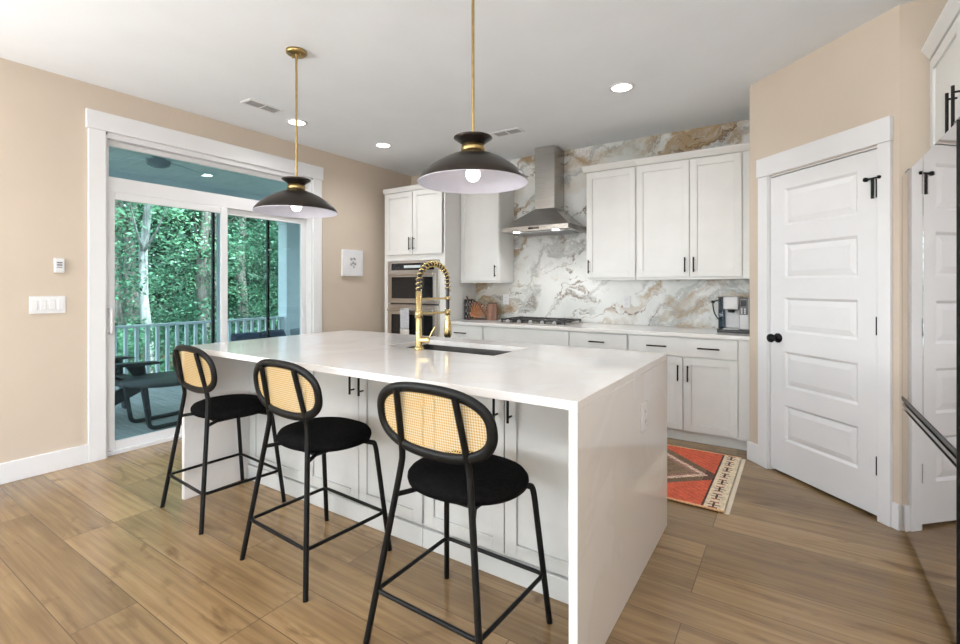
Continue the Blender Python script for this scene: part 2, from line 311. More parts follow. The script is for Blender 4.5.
for i, (x0, x1) in enumerate(((-3.8, -2.2), (-1.5, .1), (-2.9, -1.1), (-2.8, -1.0))):  # unseen windows; the back pair and the right one are added for light
    r_ = troot('window_%d' % (i+1), (x0, YF-.06, .6)) if i < 2 else troot('window_%d' % (i+1), (XL-.07 if i == 2 else XR+.05, x0, .6), PI/2)
    wf = MB(); W_, Z_ = x1-x0, 1.8
    wf.box(0, W_, -.04, .04, 0, .06); wf.box(0, W_, -.04, .04, Z_-.06, Z_); wf.box(0, .06, -.04, .04, .06, Z_-.06); wf.box(W_-.06, W_, -.04, .04, .06, Z_-.06); wf.box(.06, W_-.06, -.03, .03, Z_/2-.025, Z_/2+.025)
    wf.build('window_frame', M['trim'], r_, .003); B(.05, W_-.05, -.004, .004, .05, Z_-.05).build('pane', M['clear'], r_)
# pantry corner: side wall, 45 degree wall with door opening, wall towards the refrigerator
P0 = Vector((-.26, 4.0)); dv = Vector((math.cos(-PI/4), math.sin(-PI/4))); LEN = 1.030; P1 = P0 + dv*LEN
w = MB(); w.box(-.26, -.16, 4.0+.04, YB, 0, H)
struct(w.build('wall_pantry_side', M['wall']))
rt = troot('wall_pantry', (P0.x, P0.y, 0), -PI/4)
w = MB(); w.box(0, .18, 0, .11, 0, H); w.box(.932, LEN, 0, .11, 0, H); w.box(.18, .932, 0, .11, 2.035, H)
w.build('wall_panel', M['wall'], rt)
struct(B(P1.x, XR, P1.y, P1.y+.10, 0, H).build('wall_alcove', M['wall']))

# baseboards
def baseboard(name, x0, x1, y0, y1, h=.135): return struct(B(x0, x1, y0, y1, 0, h).build(name, M['trim'], None, .004))
baseboard('baseboard_left', XL, XL+.016, YF, 1.31); 
baseboard('baseboard_left', XL, XL+.016, 3.34, 4.16)
baseboard('baseboard_front', XL, XR, YF, YF+.016)
baseboard('baseboard_right', XR-.016, XR, YF+.02, 2.28)

# ------------------------------------------------------------ sliding patio door (faces +X): local x -> +Y, local -y -> +X
dr = troot('door_1', (XL, 0, 0), PI/2)
cs = MB(); cs.box(1.31, 1.415, -.022, 0, 0, 2.415); cs.box(3.235, 3.34, -.022, 0, 0, 2.415); cs.box(1.297, 3.353, -.03, 0, 2.415, 2.55); cs.build('casing', M['trim'], dr, .003)
jb = MB(); jb.box(1.41, 1.43, 0, .14, 0, 2.40); jb.box(3.22, 3.24, 0, .14, 0, 2.40); jb.box(1.43, 3.22, 0, .14, 2.375, 2.4155); jb.build('jamb', M['trim'], dr)
tr = MB(); tr.box(1.43, 3.22, .05, .12, 1.985, 2.10); tr.box(1.43, 3.22, .06, .11, 2.335, 2.375); tr.box(1.43, 1.46, .06, .11, 2.10, 2.335); tr.box(3.19, 3.22, .06, .11, 2.10, 2.335)
tr.build('transom_frame', M['trim'], dr, .004)
B(1.455, 3.195, .083, .089, 2.095, 2.34).build('transom_glass', M['glass'], dr)
B(1.43, 3.22, .02, .135, 0, .03).build('threshold', M['trim'], dr, .003)
def slider(y0, y1, x0, x1, name):
    f = MB(); st = .062
    f.box(x0, x0+st, y0, y1, .03, 1.985); f.box(x1-st, x1, y0, y1, .03, 1.985); f.box(x0+st, x1-st, y0, y1, 1.985-.055, 1.985); f.box(x0+st, x1-st, y0, y1, .03, .095)
    o = f.build(name, M['trim'], dr, .004); B(x0+st-.008, x1-st+.008, (y0+y1)/2-.004, (y0+y1)/2+.004, .09, 1.935).build('pane', M['glass'], o); return o
sl = slider(.045, .078, 1.43, 2.355, 'sliding_panel')
slider(.084, .117, 2.29, 3.22, 'fixed_panel')
hd = MB(); hd.tube(smooth_path([(1.455, .045, .92), (1.455, .0, .92), (1.455, .0, 1.10), (1.455, .045, 1.10)], 6, .3), .011, 10); hd.box(1.44, 1.47, .036, .046, .88, 1.14); hd.build('door_handle', M['white'], sl)
sc = MB()
for yy in (2.26, 2.80, 3.185): sc.box(yy, yy+.022, .128, .150, .03, 1.975)
sc.box(1.44, 3.21, .128, .150, 1.965, 1.985); sc.build('screen_frame', M['black'], dr)
lk = MB(); lk.box(3.165, 3.18, .07, .084, .93, 1.03); lk.build('latch', M['white'], dr)

# ------------------------------------------------------------ pantry door (45 degree wall): local x along the wall
pd = troot('door_2', (P0.x, P0.y, 0), -PI/4)
cs = MB(); cs.box(.098, .182, -.02, 0, 0, 2.04); cs.box(.930, .998, -.02, 0, 0, 2.04); cs.box(.092, 1.003, -.028, 0, 2.04, 2.17); cs.build('casing', M['trim'], pd, .003)
jb = MB(); jb.box(.18, .188, 0, .11, 0, 2.035); jb.box(.925, .932, 0, .11, 0, 2.035); jb.box(.188, .925, 0, .11, 2.027, 2.035); jb.build('jamb', M['trim'], pd)
lf = MB(); x0, x1, z0, z1 = .190, .924, .018, 2.022; yf = .004
px0, px1 = .305, .805
pz = [(.235, .475), (.595, .835), (.965, 1.195), (1.325, 1.56), (1.68, 1.925)]
lf.box(x0, px0, yf, yf+.035, z0, z1); lf.box(px1, x1, yf, yf+.035, z0, z1)
prev = z0
for a, c_ in pz: lf.box(px0, px1, yf, yf+.035, prev, a); prev = c_
lf.box(px0, px1, yf, yf+.035, prev, z1)
for a, c_ in pz:   # sloped moulding and raised field
    o_ = [(px0, a), (px1, a), (px1, c_), (px0, c_)]; i1 = [(px0+.016, a+.016), (px1-.016, a+.016), (px1-.016, c_-.016), (px0+.016, c_-.016)]
    i2 = [(px0+.05, a+.05), (px1-.05, a+.05), (px1-.05, c_-.05), (px0+.05, c_-.05)]
    lf.ring([[(u, yf, v) for u, v in o_], [(u, yf+.013, v) for u, v in i1], [(u, yf+.011, v) for u, v in i1], [(u, yf+.003, v) for u, v in i2]], caps=False, smooth=False)
    lf.add([(u, yf+.003, v) for u, v in i2], [(0, 1, 2, 3)])
leaf = lf.build('door_leaf', M['trim'], pd)
kn = MB(); kn.lathe([(.001, .004), (.032, .004), (.032, -.006), (.012, -.010), (.011, -.035), (.024, -.042), (.030, -.055), (.026, -.068), (.001, -.074)], (.255, 0, .92), 28, 'y'); kn.build('door_knob', M['black'], leaf)
for hz in (.295, 1.055, 1.805):
    hb = MB(); hb.cyl((.926, -.010, hz-.05), (.926, -.010, hz+.05), .008, 12); hb.box(.912, .930, -.003, .003, hz-.045, hz+.045)
    if hz > 1.5: hb.cyl((.872, -.022, hz+.055), (.945, -.022, hz+.055), .005, 10); hb.lathe([(.001, -.012), (.012, -.010), (.012, .004), (.001, .006)], (.872, -.02, hz+.055), 14, 'y'); hb.lathe([(.001, -.012), (.009, -.010), (.009, .004), (.001, .006)], (.945, -.02, hz+.055), 14, 'y'); hb.cyl((.908, -.022, hz-.055), (.908, -.022, hz+.057), .0075, 12)
    hb.build('hinge', M['hinge'], pd)
bbp = troot('baseboard_pantry', (P0.x, P0.y, 0), -PI/4)
b2 = MB(); b2.box(-.012, .097, -.014, 0, 0, .135); b2.box(.999, LEN+.006, -.014, 0, 0, .135); b2.build('baseboard_strip', M['trim'], bbp, .003)

# ------------------------------------------------------------ shaker parts
def shaker(mb, x0, x1, z0, z1, y=0, st=.057, th=.019):
    mb.box(x0, x0+st, y-th, y, z0, z1); mb.box(x1-st, x1, y-th, y, z0, z1); mb.box(x0+st, x1-st, y-th, y, z1-st, z1); mb.box(x0+st, x1-st, y-th, y, z0, z0+st)
    mb.box(x0+st, x1-st, y-th+.010, y, z0+st, z1-st); return mb
def pull(parent, x, z, L=.13, vert=True, y=-.019, m=None):
    p = MB(); a = (x, y-.032, z-L/2) if vert else (x-L/2, y-.032, z); b_ = (x, y-.032, z+L/2) if vert else (x+L/2, y-.032, z)
    p.cyl(a, b_, .006, 12)
    for t in (-.36, .36):
        q = (x, y, z+L*t) if vert else (x+L*t, y, z); p.cyl(q, (q[0], y-.032, q[2]), .0045, 10)
    return p.build('handle', m or M['black'], parent)
def door(parent, x0, x1, z0, z1, hx=None, hz=None, L=.13, m=None, y=0):
    o = shaker(MB(), x0+.0015, x1-.0015, z0+.0015, z1-.0015, y).build('door', m or M['cab'], parent, .0015, 1)
    if hx is not None: pull(o, hx, hz, L, y=y-.019)
    return o
def drawer(parent, x0, x1, z0, z1, hs=(), L=.15, m=None):
    o = MB(); o.box(x0+.0015, x1-.0015, -.019, 0, z0+.0015, z1-.0015); o = o.build('drawer', m or M['cab'], parent, .002, 1)
    for h_ in hs: pull(o, h_, (z0+z1)/2, L, False)
    return o

# ------------------------------------------------------------ back wall run
YC = 4.17          # cabinet box front
t = thing('backsplash', 'white marble wall slab with grey and gold veins behind the range hood and counter', 'backsplash', (-3.2, 4.785, 0))
bs = B(0, 2.938, 0, .014, .892, 2.738).build('marble_slab', M['marble'], t)

# oven tower
TX0, TX1 = -4.12, -3.20
t = thing('oven_cabinet', 'tall white cabinet built around the two ovens, left end of the back wall', 'cabinet', (TX0, YC, 0))
W_ = TX1-TX0
b_ = MB(); b_.box(0, .02, 0, .62, 0, 2.38); b_.box(W_-.02, W_, 0, .62, 0, 2.38); b_.box(.02, W_-.02, 0, .62, 2.36, 2.38); b_.box(.02, W_-.02, .6, .62, 0, 2.36)
b_.box(.02, W_-.02, 0, .6, 1.57, 1.65); b_.box(.45, .47, 0, .02, 1.65, 2.36); b_.box(.02, W_-.02, 0, .6, .30, .33); b_.box(.02, .085, 0, .02, .33, 1.57); b_.box(W_-.085, W_-.02, 0, .02, .33, 1.57); b_.box(.02, W_-.02, .05, .07, 0, .10)
b_.build('cabinet_body', M['cab'], t, .002, 1)
door(t, .03, .455, 1.64, 2.37, .43, 1.765, .15); door(t, .465, W_-.03, 1.64, 2.37, .49, 1.765, .15)
o = B(.03, W_-.03, -.019, 0, .11, .30).build('drawer', M['cab'], t, .002); pull(o, W_/2, .22, .15, False)
cr_ = MB(); cr_.prism([(-.019, 2.38), (-.03, 2.425), (-.03, 2.435), (.62, 2.435), (.62, 2.38)], 0, W_, 'yz'); cr_.build('crown_moulding', M['cab'], t)
# fillers between tower and left wall
# microwave
OX0 = TX0+.088; OW = W_-.176
t = thing('microwave_oven', 'built-in stainless microwave in the tall cabinet, above the wall oven', 'microwave', (OX0, YC, 1.075))
B(0.002, OW-.002, .022, .5, .004, .488).build('housing', M['greyplastic'], t)
B(-.015, OW+.015, -.02, -.001, 0, .49).build('front_frame', M['ovensteel'], t, .002)
o = B(.05, OW-.05, -.026, -.0205, .385, .465).build('control_panel', M['darkglass'], t, .001); B(.25, .50, -.0275, -.0265, .41, .44).build('display', M['display'], o)
o = MB(); o.box(.03, OW-.03, -.030, -.0205, .03, .345); o = o.build('door', M['ovensteel'], t, .003)
o2 = B(.06, OW-.06, -.034, -.0305, .055, .305).build('window', M['darkglass'], o, .002)
hb = MB(); hb.cyl((.04, -.065, .335), (OW-.04, -.065, .335), .011, 14); hb.cyl((.08, -.065, .335), (.08, -.029, .335), .008); hb.cyl((OW-.08, -.065, .335), (OW-.08, -.029, .335), .008); hb.build('handle', M['ovensteel'], o)
t = thing('wall_oven', 'built-in stainless wall oven under the microwave, towel on its handle', 'oven', (OX0, YC, .345))
B(0.002, OW-.002, .022, .55, .0, .70).build('housing', M['greyplastic'], t)
B(-.015, OW+.015, -.02, -.001, 0, .715).build('front_frame', M['ovensteel'], t, .002)
o = B(.015, OW-.015, -.034, -.0205, .03, .69).build('door', M['ovensteel'], t, .003)
B(.06, OW-.06, -.038, -.0345, .10, .60).build('window', M['darkglass'], o, .002)
hb = MB(); hb.cyl((.03, -.075, .655), (OW-.03, -.075, .655), .012, 14); hb.cyl((.07, -.075, .655), (.07, -.033, .655), .008); hb.cyl((OW-.07, -.075, .655), (OW-.07, -.033, .655), .008); hb.build('handle', M['ovensteel'], o)
# towel
t = thing('dish_towel', 'grey and cream towel hanging from the wall oven handle', 'towel', (OX0+.255, YC-.075, 1.0))
def towel(z0, z1, yoff, n=24):
    m_ = MB(); vs = []; 
    for j in range(9):
        z = z1+(z0-z1)*j/8
        for k in range(n+1): vs.append((.135*k/n, yoff + .004*math.sin(k*.9+j*.15)*(.3+j/8), z))
    m_.add(vs, [(j*(n+1)+k, j*(n+1)+k+1, (j+1)*(n+1)+k+1, (j+1)*(n+1)+k) for j in range(8) for k in range(n)], True); return m_
m_ = towel(-.22, .0, -.020); m_.v += []; 
arc = [(x, -.0155*math.cos(a)*1.25 + (.0 if a < 9 else 0), .0155*math.sin(a)*1.2) for a in [PI*i/10 for i in range(11)] for x in (0, .135)]
m_.add(arc, [(2*i, 2*i+1, 2*i+3, 2*i+2) for i in range(10)], True)
o = m_.build('towel_cloth', M['towel'], t); sd = o.modifiers.new('thick', 'SOLIDIFY'); sd.thickness = .005
o = towel(-.36, -.22, -.020).build('towel_border', M['creamtowel'], t); sd = o.modifiers.new('thick', 'SOLIDIFY'); sd.thickness = .005

# upper cabinets
def upper(label, x0, x1, doors, fill=0, crown_l=False, z0=1.345, crown=True):
    t = thing('upper_cabinet', label, 'cabinet', (x0, 4.47, z0)); W_ = x1-x0; Hh = 2.383-z0
    b_ = MB(); b_.box(0, W_, 0, .315, 0, Hh); b_.build('cabinet_body', M['cab'], t, .002, 1)
    for a, c_, hx in doors: door(t, a, c_, .008, Hh-.012, hx, .115, .13)
    if fill: B(W_-fill, W_, -.012, 0, 0, Hh).build('filler_strip', M['cab'], t, .001)
    B(0.004, W_-.004, -.014, .30, -.012, 0).build('light_rail', M['cab'], t)
    c = MB(); L_ = -.03 if crown_l else 0
    c.prism([(-.02, Hh), (-.055, Hh+.045), (-.055, Hh+.055), (.315, Hh+.055), (.315, Hh)], L_, W_, 'yz'); c.build('crown_moulding', M['cab'], t, .002, 1); return t
upper('white upper cabinet between the oven tower and the range hood', -3.198, -2.675, [(.004, .519, .482)], z0=1.325)
upper('single-door white upper cabinet right beside the range hood', -1.685, -1.205, [(.005, .475, .035)], 0, True)
upper('wide two-door white upper cabinet above the coffee maker', -1.204, -.262, [(.005, .457, .425), (.463, .860, .495)], .075)

# base cabinets
def base(label, x0, x1, z_top=.858):
    t = thing('base_cabinet', label, 'cabinet', (x0, YC, 0)); W_ = x1-x0
    b_ = MB(); b_.box(0, W_, 0, .60, .085, z_top); b_.box(0, W_, .035, .60, 0, .085); b_.build('cabinet_body', M['cab'], t, .001, 1); return t, W_
t, W_ = base('white base cabinet with a narrow drawer, next to the oven tower', -3.198, -2.690)
drawer(t, .02, W_-.005, .70, .85, (W_/2-.02,), .155); door(t, .02, W_-.005, .095, .692, W_-.05, .60)
t, W_ = base('white base cabinet below the gas cooktop', -2.688, -1.735)
drawer(t, .005, W_-.005, .70, .85); drawer(t, .005, W_-.005, .40, .692, (W_/2,)); drawer(t, .005, W_-.005, .095, .392, (W_/2,))
t, W_ = base('white drawer base cabinet right of the cooktop', -1.733, -1.195)
drawer(t, .005, W_-.005, .70, .85, (W_/2,), .145); drawer(t, .005, W_-.005, .40, .692, (W_/2,)); drawer(t, .005, W_-.005, .095, .392, (W_/2,))
t, W_ = base('wide white base cabinet with long drawer and two doors, below the coffee maker', -1.193, -.262)
drawer(t, .005, .845, .70, .85, (.245, .64), .16); door(t, .005, .4475, .095, .692, .413, .565); door(t, .4525, .845, .095, .692, .488, .565)
B(.85, W_, -.012, 0, .085, .858).build('filler_strip', M['cab'], t)
tag(B(-3.198, -.262, YC-.035, 4.784, .860, .890).build('countertop', M['quartz'], None, .003), 'white quartz countertop along the back wall under the marble', 'countertop')

# range hood
t = thing('range_hood', 'stainless steel chimney range hood over the cooktop', 'range hood', (-2.178, 4.783, 0))
h_ = MB(); x0, x1 = -.375, .375
def rect(xa, xb, ya, yb, z): return [(xa, ya, z), (xb, ya, z), (xb, yb, z), (xa, yb, z)]
h_.ring([rect(x0, x1, -.485, 0, 1.885), rect(-.10, .125, -.27, 0, 2.085)], smooth=False)
h_.build('canopy', M['steel'], t, .002, 1)
l_ = MB(); l_.box(x0, x1, -.485, 0, 1.835, 1.885); l_.build('canopy_lip', M['steel'], t, .002, 1)
B(-.10, .125, -.255, 0, 2.085, 2.735).build('chimney', M['steel'], t, .002, 1)
f_ = MB(); f_.box(-.30, .30, -.40, -.06, 1.828, 1.834)
for k in range(18): f_.box(-.295+.033*k, -.285+.033*k, -.39, -.07, 1.824, 1.828)
f_.build('grease_filter', M['silver'], t)
for lx in (-.22, .22):
    c = MB(); c.lathe([(.001, 1.829), (.03, 1.829), (.033, 1.834), (.001, 1.8345)], (lx, -.44, 0), 24); c.build('hood_lamp', M['hoodlens'], t)
    sp_ = light('SPOT', 'hood_light', (-2.19+lx, 4.783-.44, 1.82), energy=9, color=(1, .98, .95), spot_size=math.radians(130), spot_blend=.8, shadow_soft_size=.03)
B(-.06, .06, -.4865, -.485, 1.85, 1.87).build('control_strip', M['darkglass'], t)

# cooktop
t = thing('gas_cooktop', 'stainless gas cooktop with black grates set in the back counter', 'cooktop', (-2.19, 4.48, .8905))
B(-.375, .375, -.26, .24, 0, .012).build('cooktop_tray', M['steel'], t, .003)
for gx in (-.245, 0, .245):
    g = MB(); a, b2_ = gx-.115, gx+.115
    for yy in (-.19, .215): g.box(a, b2_, yy-.006, yy+.006, .030, .045)
    for xx in (a+.006, b2_-.006): g.box(xx-.006, xx+.006, -.19, .215, .030, .045)
    for yy in (-.09, .12): 
        g.box(a, b2_, yy-.005, yy+.005, .032, .046)
    g.box(gx-.005, gx+.005, -.19, .215, .032, .046)
    for xx in (a+.008, b2_-.008):
        for yy in (-.185, .21): g.box(xx-.007, xx+.007, yy-.007, yy+.007, .012, .032)
    g.build('grate', M['blackplastic'], t, .002, 1)
for bx, by, br_ in ((-.245, -.09, .035), (-.245, .12, .03), (0, .02, .045), (.245, -.09, .03), (.245, .12, .035)):
    c = MB(); c.lathe([(.001, .012), (br_+.012, .012), (br_+.01, .02), (br_, .021), (br_, .028), (.001, .029)], (bx, by, 0), 24); c.build('burner', M['blackplastic'], t)
for k in range(5):
    c = MB(); kx = -.26+.13*k; c.lathe([(.001, .012), (.021, .012), (.017, .036), (.001, .038)], (kx, -.228, 0), 20); c.box(kx-.003, kx+.003, -.246, -.21, .036, .042); c.build('knob', M['silver'], t)

# things on the back counter
ZC = .8905
t = thing('framed_print', 'small black and white patterned tile stood against the oven tower side', 'tile', (-3.17, 4.60, ZC), math.radians(8))
B(-.012, .0, -.11, .11, 0, .23).build('tile_back', M['darkglass'], t, .002)
p = MB(); random.seed(3)
for i in range(6):
    for j in range(6):
        if (i+j) % 2 == 0: 
            y_, z_ = -.10+.0335*i, .012+.0345*j; p.box(0.0005, .002, y_+.003, y_+.030, z_+.003, z_+.031)
p.build('pattern_inlay', M['white'], t)
t = thing('slatted_rack', 'fan of reddish brown wood slats in a black holder on the back counter', 'rack', (-3.10, 4.52, ZC), math.radians(12))
p = MB(); p.box(-.02, .21, -.05, .05, 0, .014); p.tube(smooth_path([(.0, .0, .01), (-.03, 0, .12), (-.035, 0, .24), (-.05, 0, .27)], 5), .007, 8); p.tube(smooth_path([(-.03, 0, .20), (.02, 0, .235), (.09, 0, .19), (.20, 0, .03)], 8), .008, 8)
p.build('holder', M['darkwood'], t)
for k in range(9):
    a = math.radians(12+k*8.2); L_ = .215-.003*k
    s_ = MB(); ca, sa = math.cos(a), math.sin(a); nx, nz = -sa*.0042, ca*.0042; ox, oz = .0+.012*(8-k)/2, .020
    s_.prism([(ox+nx+.02*ca, oz+nz+.02*sa), (ox-nx+.02*ca, oz-nz+.02*sa), (ox-nx+L_*ca, oz-nz+L_*sa), (ox+nx+L_*ca, oz+nz+L_*sa)], -.022, .022, 'xz'); s_.build('slat', M['slat'], t)
t = thing('wood_canister', 'square copper brown canister on the counter, right of the slatted rack', 'canister', (-2.85, 4.60, ZC), math.radians(20))
B(-.055, .055, -.045, .045, 0, .185).build('canister_body', M['copper'], t, .004); B(-.048, .048, -.038, .038, .185, .195).build('lid', M['darkwood'], t, .002)

# coffee maker
t = thing('coffee_maker', 'silver and black single-serve coffee maker with a clear water tank on the back counter', 'coffee maker', (-.285, 4.47, ZC))
B(-.235, .0, -.10, .20, 0, .028).build('base', M['blackplastic'], t, .006)
B(-.19, -.075, -.115, -.01, .028, .036).build('drip_tray', M['silver'], t, .002)
B(-.075, .0, -.085, .19, .028, .285).build('side_column', M['silver'], t, .008)
B(-.19, -.076, .03, .19, .028, .285).build('back_column', M['silver'], t, .006)
B(-.19, -.076, -.11, .03, .19, .30).build('brew_head', M['silver'], t, .012, 3)
p = MB(); p.cyl((-.133, -.06, .165), (-.133, -.06, .19), .022, 20, .03); p.build('nozzle', M['blackplastic'], t)
o = B(-.073, -.012, -.092, -.085, .15, .29).build('control_panel', M['greyplastic'], t, .003); B(-.062, -.022, -.095, -.0925, .22, .27).build('screen', M['darkglass'], o)
p = MB()
for k in range(3):
    for j in range(2): p.cyl((-.055+.022*j, -.096, .165+.016*k), (-.055+.022*j, -.092, .165+.016*k), .006, 10)
p.build('button', M['white'], t)
B(-.234, -.192, -.03, .18, .028, .282).build('water_tank', M['smoke'], t, .008)
B(-.236, -.191, -.032, .182, .282, .293).build('tank_lid', M['blackplastic'], t, .003)
B(.0005, .010, -.09, .20, 0, .30).build('side_panel', M['blackplastic'], t, .002)
p = MB(); p.tube(smooth_path([(-.245, .10, .26), (-.29, .06, .25), (-.275, .05, .15), (-.24, .04, .10)], 6, .4), .0055, 8); p.lathe([(.001, -.012), (.014, -.01), (.014, .01), (.001, .012)], (-.285, .06, .248), 14, 'z'); p.build('tank_handle', M['blackplastic'], t)

def outlet(name, label, cat, loc, rz, n=1, w=.075, h=.118, group=None, sw=False):
    t = thing(name, label, cat, loc, rz); B(-w/2, w/2, -.006, 0, -h/2, h/2).build('cover_plate', M['white'], t, .002)
    for k in range(n):
        cx = (k-(n-1)/2)*.046
        if sw: B(cx-.016, cx+.016, -.010, -.006, -.033, .033).build('rocker', M['white'], t, .002)
        else:
            for s_ in (-1, 1):
                o = B(cx-.016, cx+.016, -.009, -.006, s_*.022-.015, s_*.022+.015).build('socket', M['white'], t, .003)
                p = MB(); p.box(cx-.008, cx-.0055, -.0095, -.0088, s_*.022-.004, s_*.022+.007); p.box(cx+.0055, cx+.008, -.0095, -.0088, s_*.022-.004, s_*.022+.007); p.build('slot', M['blackplastic'], o)
    return t
outlet('outlet', 'white electrical outlet on the marble above the drawers right of the cooktop', 'outlet', (-1.383, 4.784, 1.115), 0)
outlet('outlet', 'white electrical outlet on the marble behind the wooden canister', 'outlet', (-2.78, 4.784, 1.12), 0)
outlet('outlet', 'white electrical outlet on the side of the island', 'outlet', (-.5545, 2.175, .69), PI/2, w=.085, h=.125)
outlet('light_switch', 'four-gang white light switch plate on the beige wall', 'switch', (XL+.001, 1.09, 1.145), PI/2, 4, .19, .118, sw=True)
t = thing('thermostat', 'small white wall controller with dark buttons above the switch plate', 'controller', (XL+.001, 1.148, 1.415), PI/2)
B(-.028, .028, -.022, 0, -.05, .05).build('housing', M['white'], t, .006, 3)
for k, zz in enumerate((.020, .004, -.012)): B(-.015, .015, -.0245, -.0225, zz-.005, zz+.004).build('button', M['greyplastic'] if k < 2 else M['vent'], t, .001)
t = thing('wall_plaque', 'small white square plaque with a raised figure on the beige wall', 'plaque', (XL+.001, 3.765, 1.54), PI/2)
B(-.15, .15, -.03, 0, -.15, .15).build('panel', M['white'], t, .003)
p = MB(); 
for (a, b2_, r_) in ((-.03, .045, .016), (.02, .05, .013), (.0, .0, .018), (-.03, -.015, .016), (.032, -.012, .016), (.01, -.045, .012)): p.lathe([(.001, -.042), (r_*.7, -.038), (r_, -.030), (.001, -.0301)], (a, 0, b2_), 14, 'y')
p.tube(smooth_path([(-.04, -.033, .05), (.01, -.034, .058), (.035, -.033, .04)], 4), .005, 6); p.build('relief', M['vent'], t)

# ------------------------------------------------------------ island
IX0, IX1, IY0, IY1, IZ = -3.05, -.555, 1.395, 2.66, .913
t = thing('island_countertop', 'white quartz waterfall countertop of the kitchen island', 'countertop', (0, 0, 0))
SX0, SX1, SY0, SY1 = -2.05, -1.285, 2.085, 2.47
def ring_top(o, i, z0, z1):
    m_ = MB(); A = lambda r, z: [(r[0], r[2], z), (r[1], r[2], z), (r[1], r[3], z), (r[0], r[3], z)]
    vs = A(o, z1)+A(i, z1)+A(o, z0)+A(i, z0); fs = []
    for k in range(4):
        j = (k+1) % 4; fs += [(k, j, 4+j, 4+k), (8+k, 8+j, 12+j, 12+k), (k, j, 8+j, 8+k), (4+k, 4+j, 12+j, 12+k)]
    return m_.add(vs, fs)
ring_top((IX0, IX1, IY0, IY1), (SX0, SX1, SY0, SY1), IZ-.03, IZ).build('top_slab', M['quartz'], t, .0015, 1)
B(IX1-.03, IX1, IY0, IY1, 0, IZ-.0301).build('waterfall_panel', M['quartz'], t, .0015, 1)
B(IX0, IX0+.03, IY0, IY1, 0, IZ-.0301).build('waterfall_panel', M['quartz'], t, .0015, 1)
def island_unit(label, x0, x1, nd, handles=True, mid=None):
    t = thing('island_cabinet', label, 'cabinet', (x0, 1.80, 0)); W_ = x1-x0
    b_ = MB(); b_.box(0, W_, 0, .24, .0, IZ-.032); b_.box(0, .02, .24, .83, 0, .66); b_.box(W_-.02, W_, .24, .83, 0, .66); b_.box(.02, W_-.02, .81, .83, 0, IZ-.032)
    b_.build('cabinet_body', M['cabshade'], t, .001, 1)
    if nd == 2:
        c = W_/2
        door(t, .006, c-.001, .105, .865, c-.035 if handles else None, .77, .16, M['cabshade']); door(t, c+.001, W_-.006, .105, .865, c+.035, .77, .16, M['cabshade'])
    elif nd == 1: shaker(MB(), .04, W_-.006, .105, .865).build('panel', M['cabshade'], t, .0015, 1)
    B(0, W_, -.022, 0, 0, .095).build('toe_board', M['cabshade'], t, .003); return t
island_unit('plain panelled left section of the island under the counter, by the patio door', -3.019, -2.405, 1)
island_unit('two-door island cabinet behind the middle stool', -2.403, -1.503, 2)
island_unit('two-door island cabinet behind the nearest stool', -1.501, -.5865, 2)
# sink
t = thing('sink', 'undermount stainless steel sink set in the island countertop', 'sink', ((SX0+SX1)/2, (SY0+SY1)/2, IZ-.031))
hw, hh = (SX1-SX0)/2+.006, (SY1-SY0)/2+.006
p = MB(); p.ring([rect(-hw-.02, hw+.02, -hh-.015, hh+.015, -.001), rect(-hw, hw, -hh, hh, -.001), rect(-hw+.01, hw-.01, -hh+.01, hh-.01, -.20), rect(-.01, .01, -.01, .01, -.21)], caps=False, smooth=False)
o = p.build('basin', M['sinksteel'], t); sd = o.modifiers.new('thick', 'SOLIDIFY'); sd.thickness = .0015; sd.offset = 0
p = MB(); p.lathe([(.001, -.205), (.04, -.206), (.045, -.204), (.03, -.202), (.001, -.203)], (0, 0, 0), 24); p.build('drain', M['silver'], t)
# faucet
t = thing('faucet', 'tall brushed gold spring faucet with black hose on the island', 'faucet', (-1.76, 2.05, IZ+.0005), 0)
p = MB(); p.lathe([(.001, 0), (.028, 0), (.028, .012), (.019, .016), (.019, .10), (.0175, .105), (.017, .33), (.001, .332)], n=28); p.build('column', M['gold'], t)
p = MB(); p.cyl((.0, 0, .055), (.055, .025, .055), .019, 20); p.build('valve_body', M['gold'], t)
p = MB(); p.cyl((.05, .023, .06), (.085, .04, .13), .005, 12, .006); p.build('lever', M['gold'], t)
arc = [Vector((0, 0, .33))]
for k in range(25):
    a = PI - PI*k/24; arc.append(Vector((0, .135+.135*math.cos(a), .375+.115*math.sin(a))))
arc.append(Vector((0, .27, .33)))
p = MB(); p.tube(arc + [Vector((0, .27, .20))], .0105, 12); p.build('hose', M['blackplastic'], t)
# spring around the hose
cum = [0]
for i in range(1, len(arc)): cum.append(cum[-1]+(arc[i]-arc[i-1]).length)
def at_len(L_):
    for i in range(1, len(arc)):
        if L_ <= cum[i] or i == len(arc)-1:
            k = (L_-cum[i-1])/max(cum[i]-cum[i-1], 1e-6); return arc[i-1].lerp(arc[i], k), (arc[i]-arc[i-1]).normalized()
hx = []; turns = 19; N = turns*12
for i in range(N+1):
    pnt, tg = at_len(cum[-1]*i/N); a = 2*PI*turns*i/N; side = Vector((1, 0, 0)); nn = tg.cross(side).normalized()
    hx.append(pnt + (side*math.cos(a)+nn*math.sin(a))*.0155)
p = MB(); p.tube(hx, .0042, 6); p.build('spring', M['gold'], t)
p = MB(); p.cyl((0, 0, .20), (0, .25, .20), .0075, 14); p.lathe([(.0125, -.018), (.018, -.018), (.018, .018), (.0125, .018)], (0, .27, .20), 20); p.lathe([(.0171, -.02), (.022, -.02), (.022, .02), (.0171, .02)], (0, 0, .20), 20); p.build('holder_arm', M['gold'], t)
p = MB(); p.cyl((0, .01, .285), (0, .26, .285), .006, 12); p.lathe([(.011, -.012), (.016, -.012), (.016, .012), (.011, .012)], (0, .27, .285), 20); p.build('support_arm', M['gold'], t)
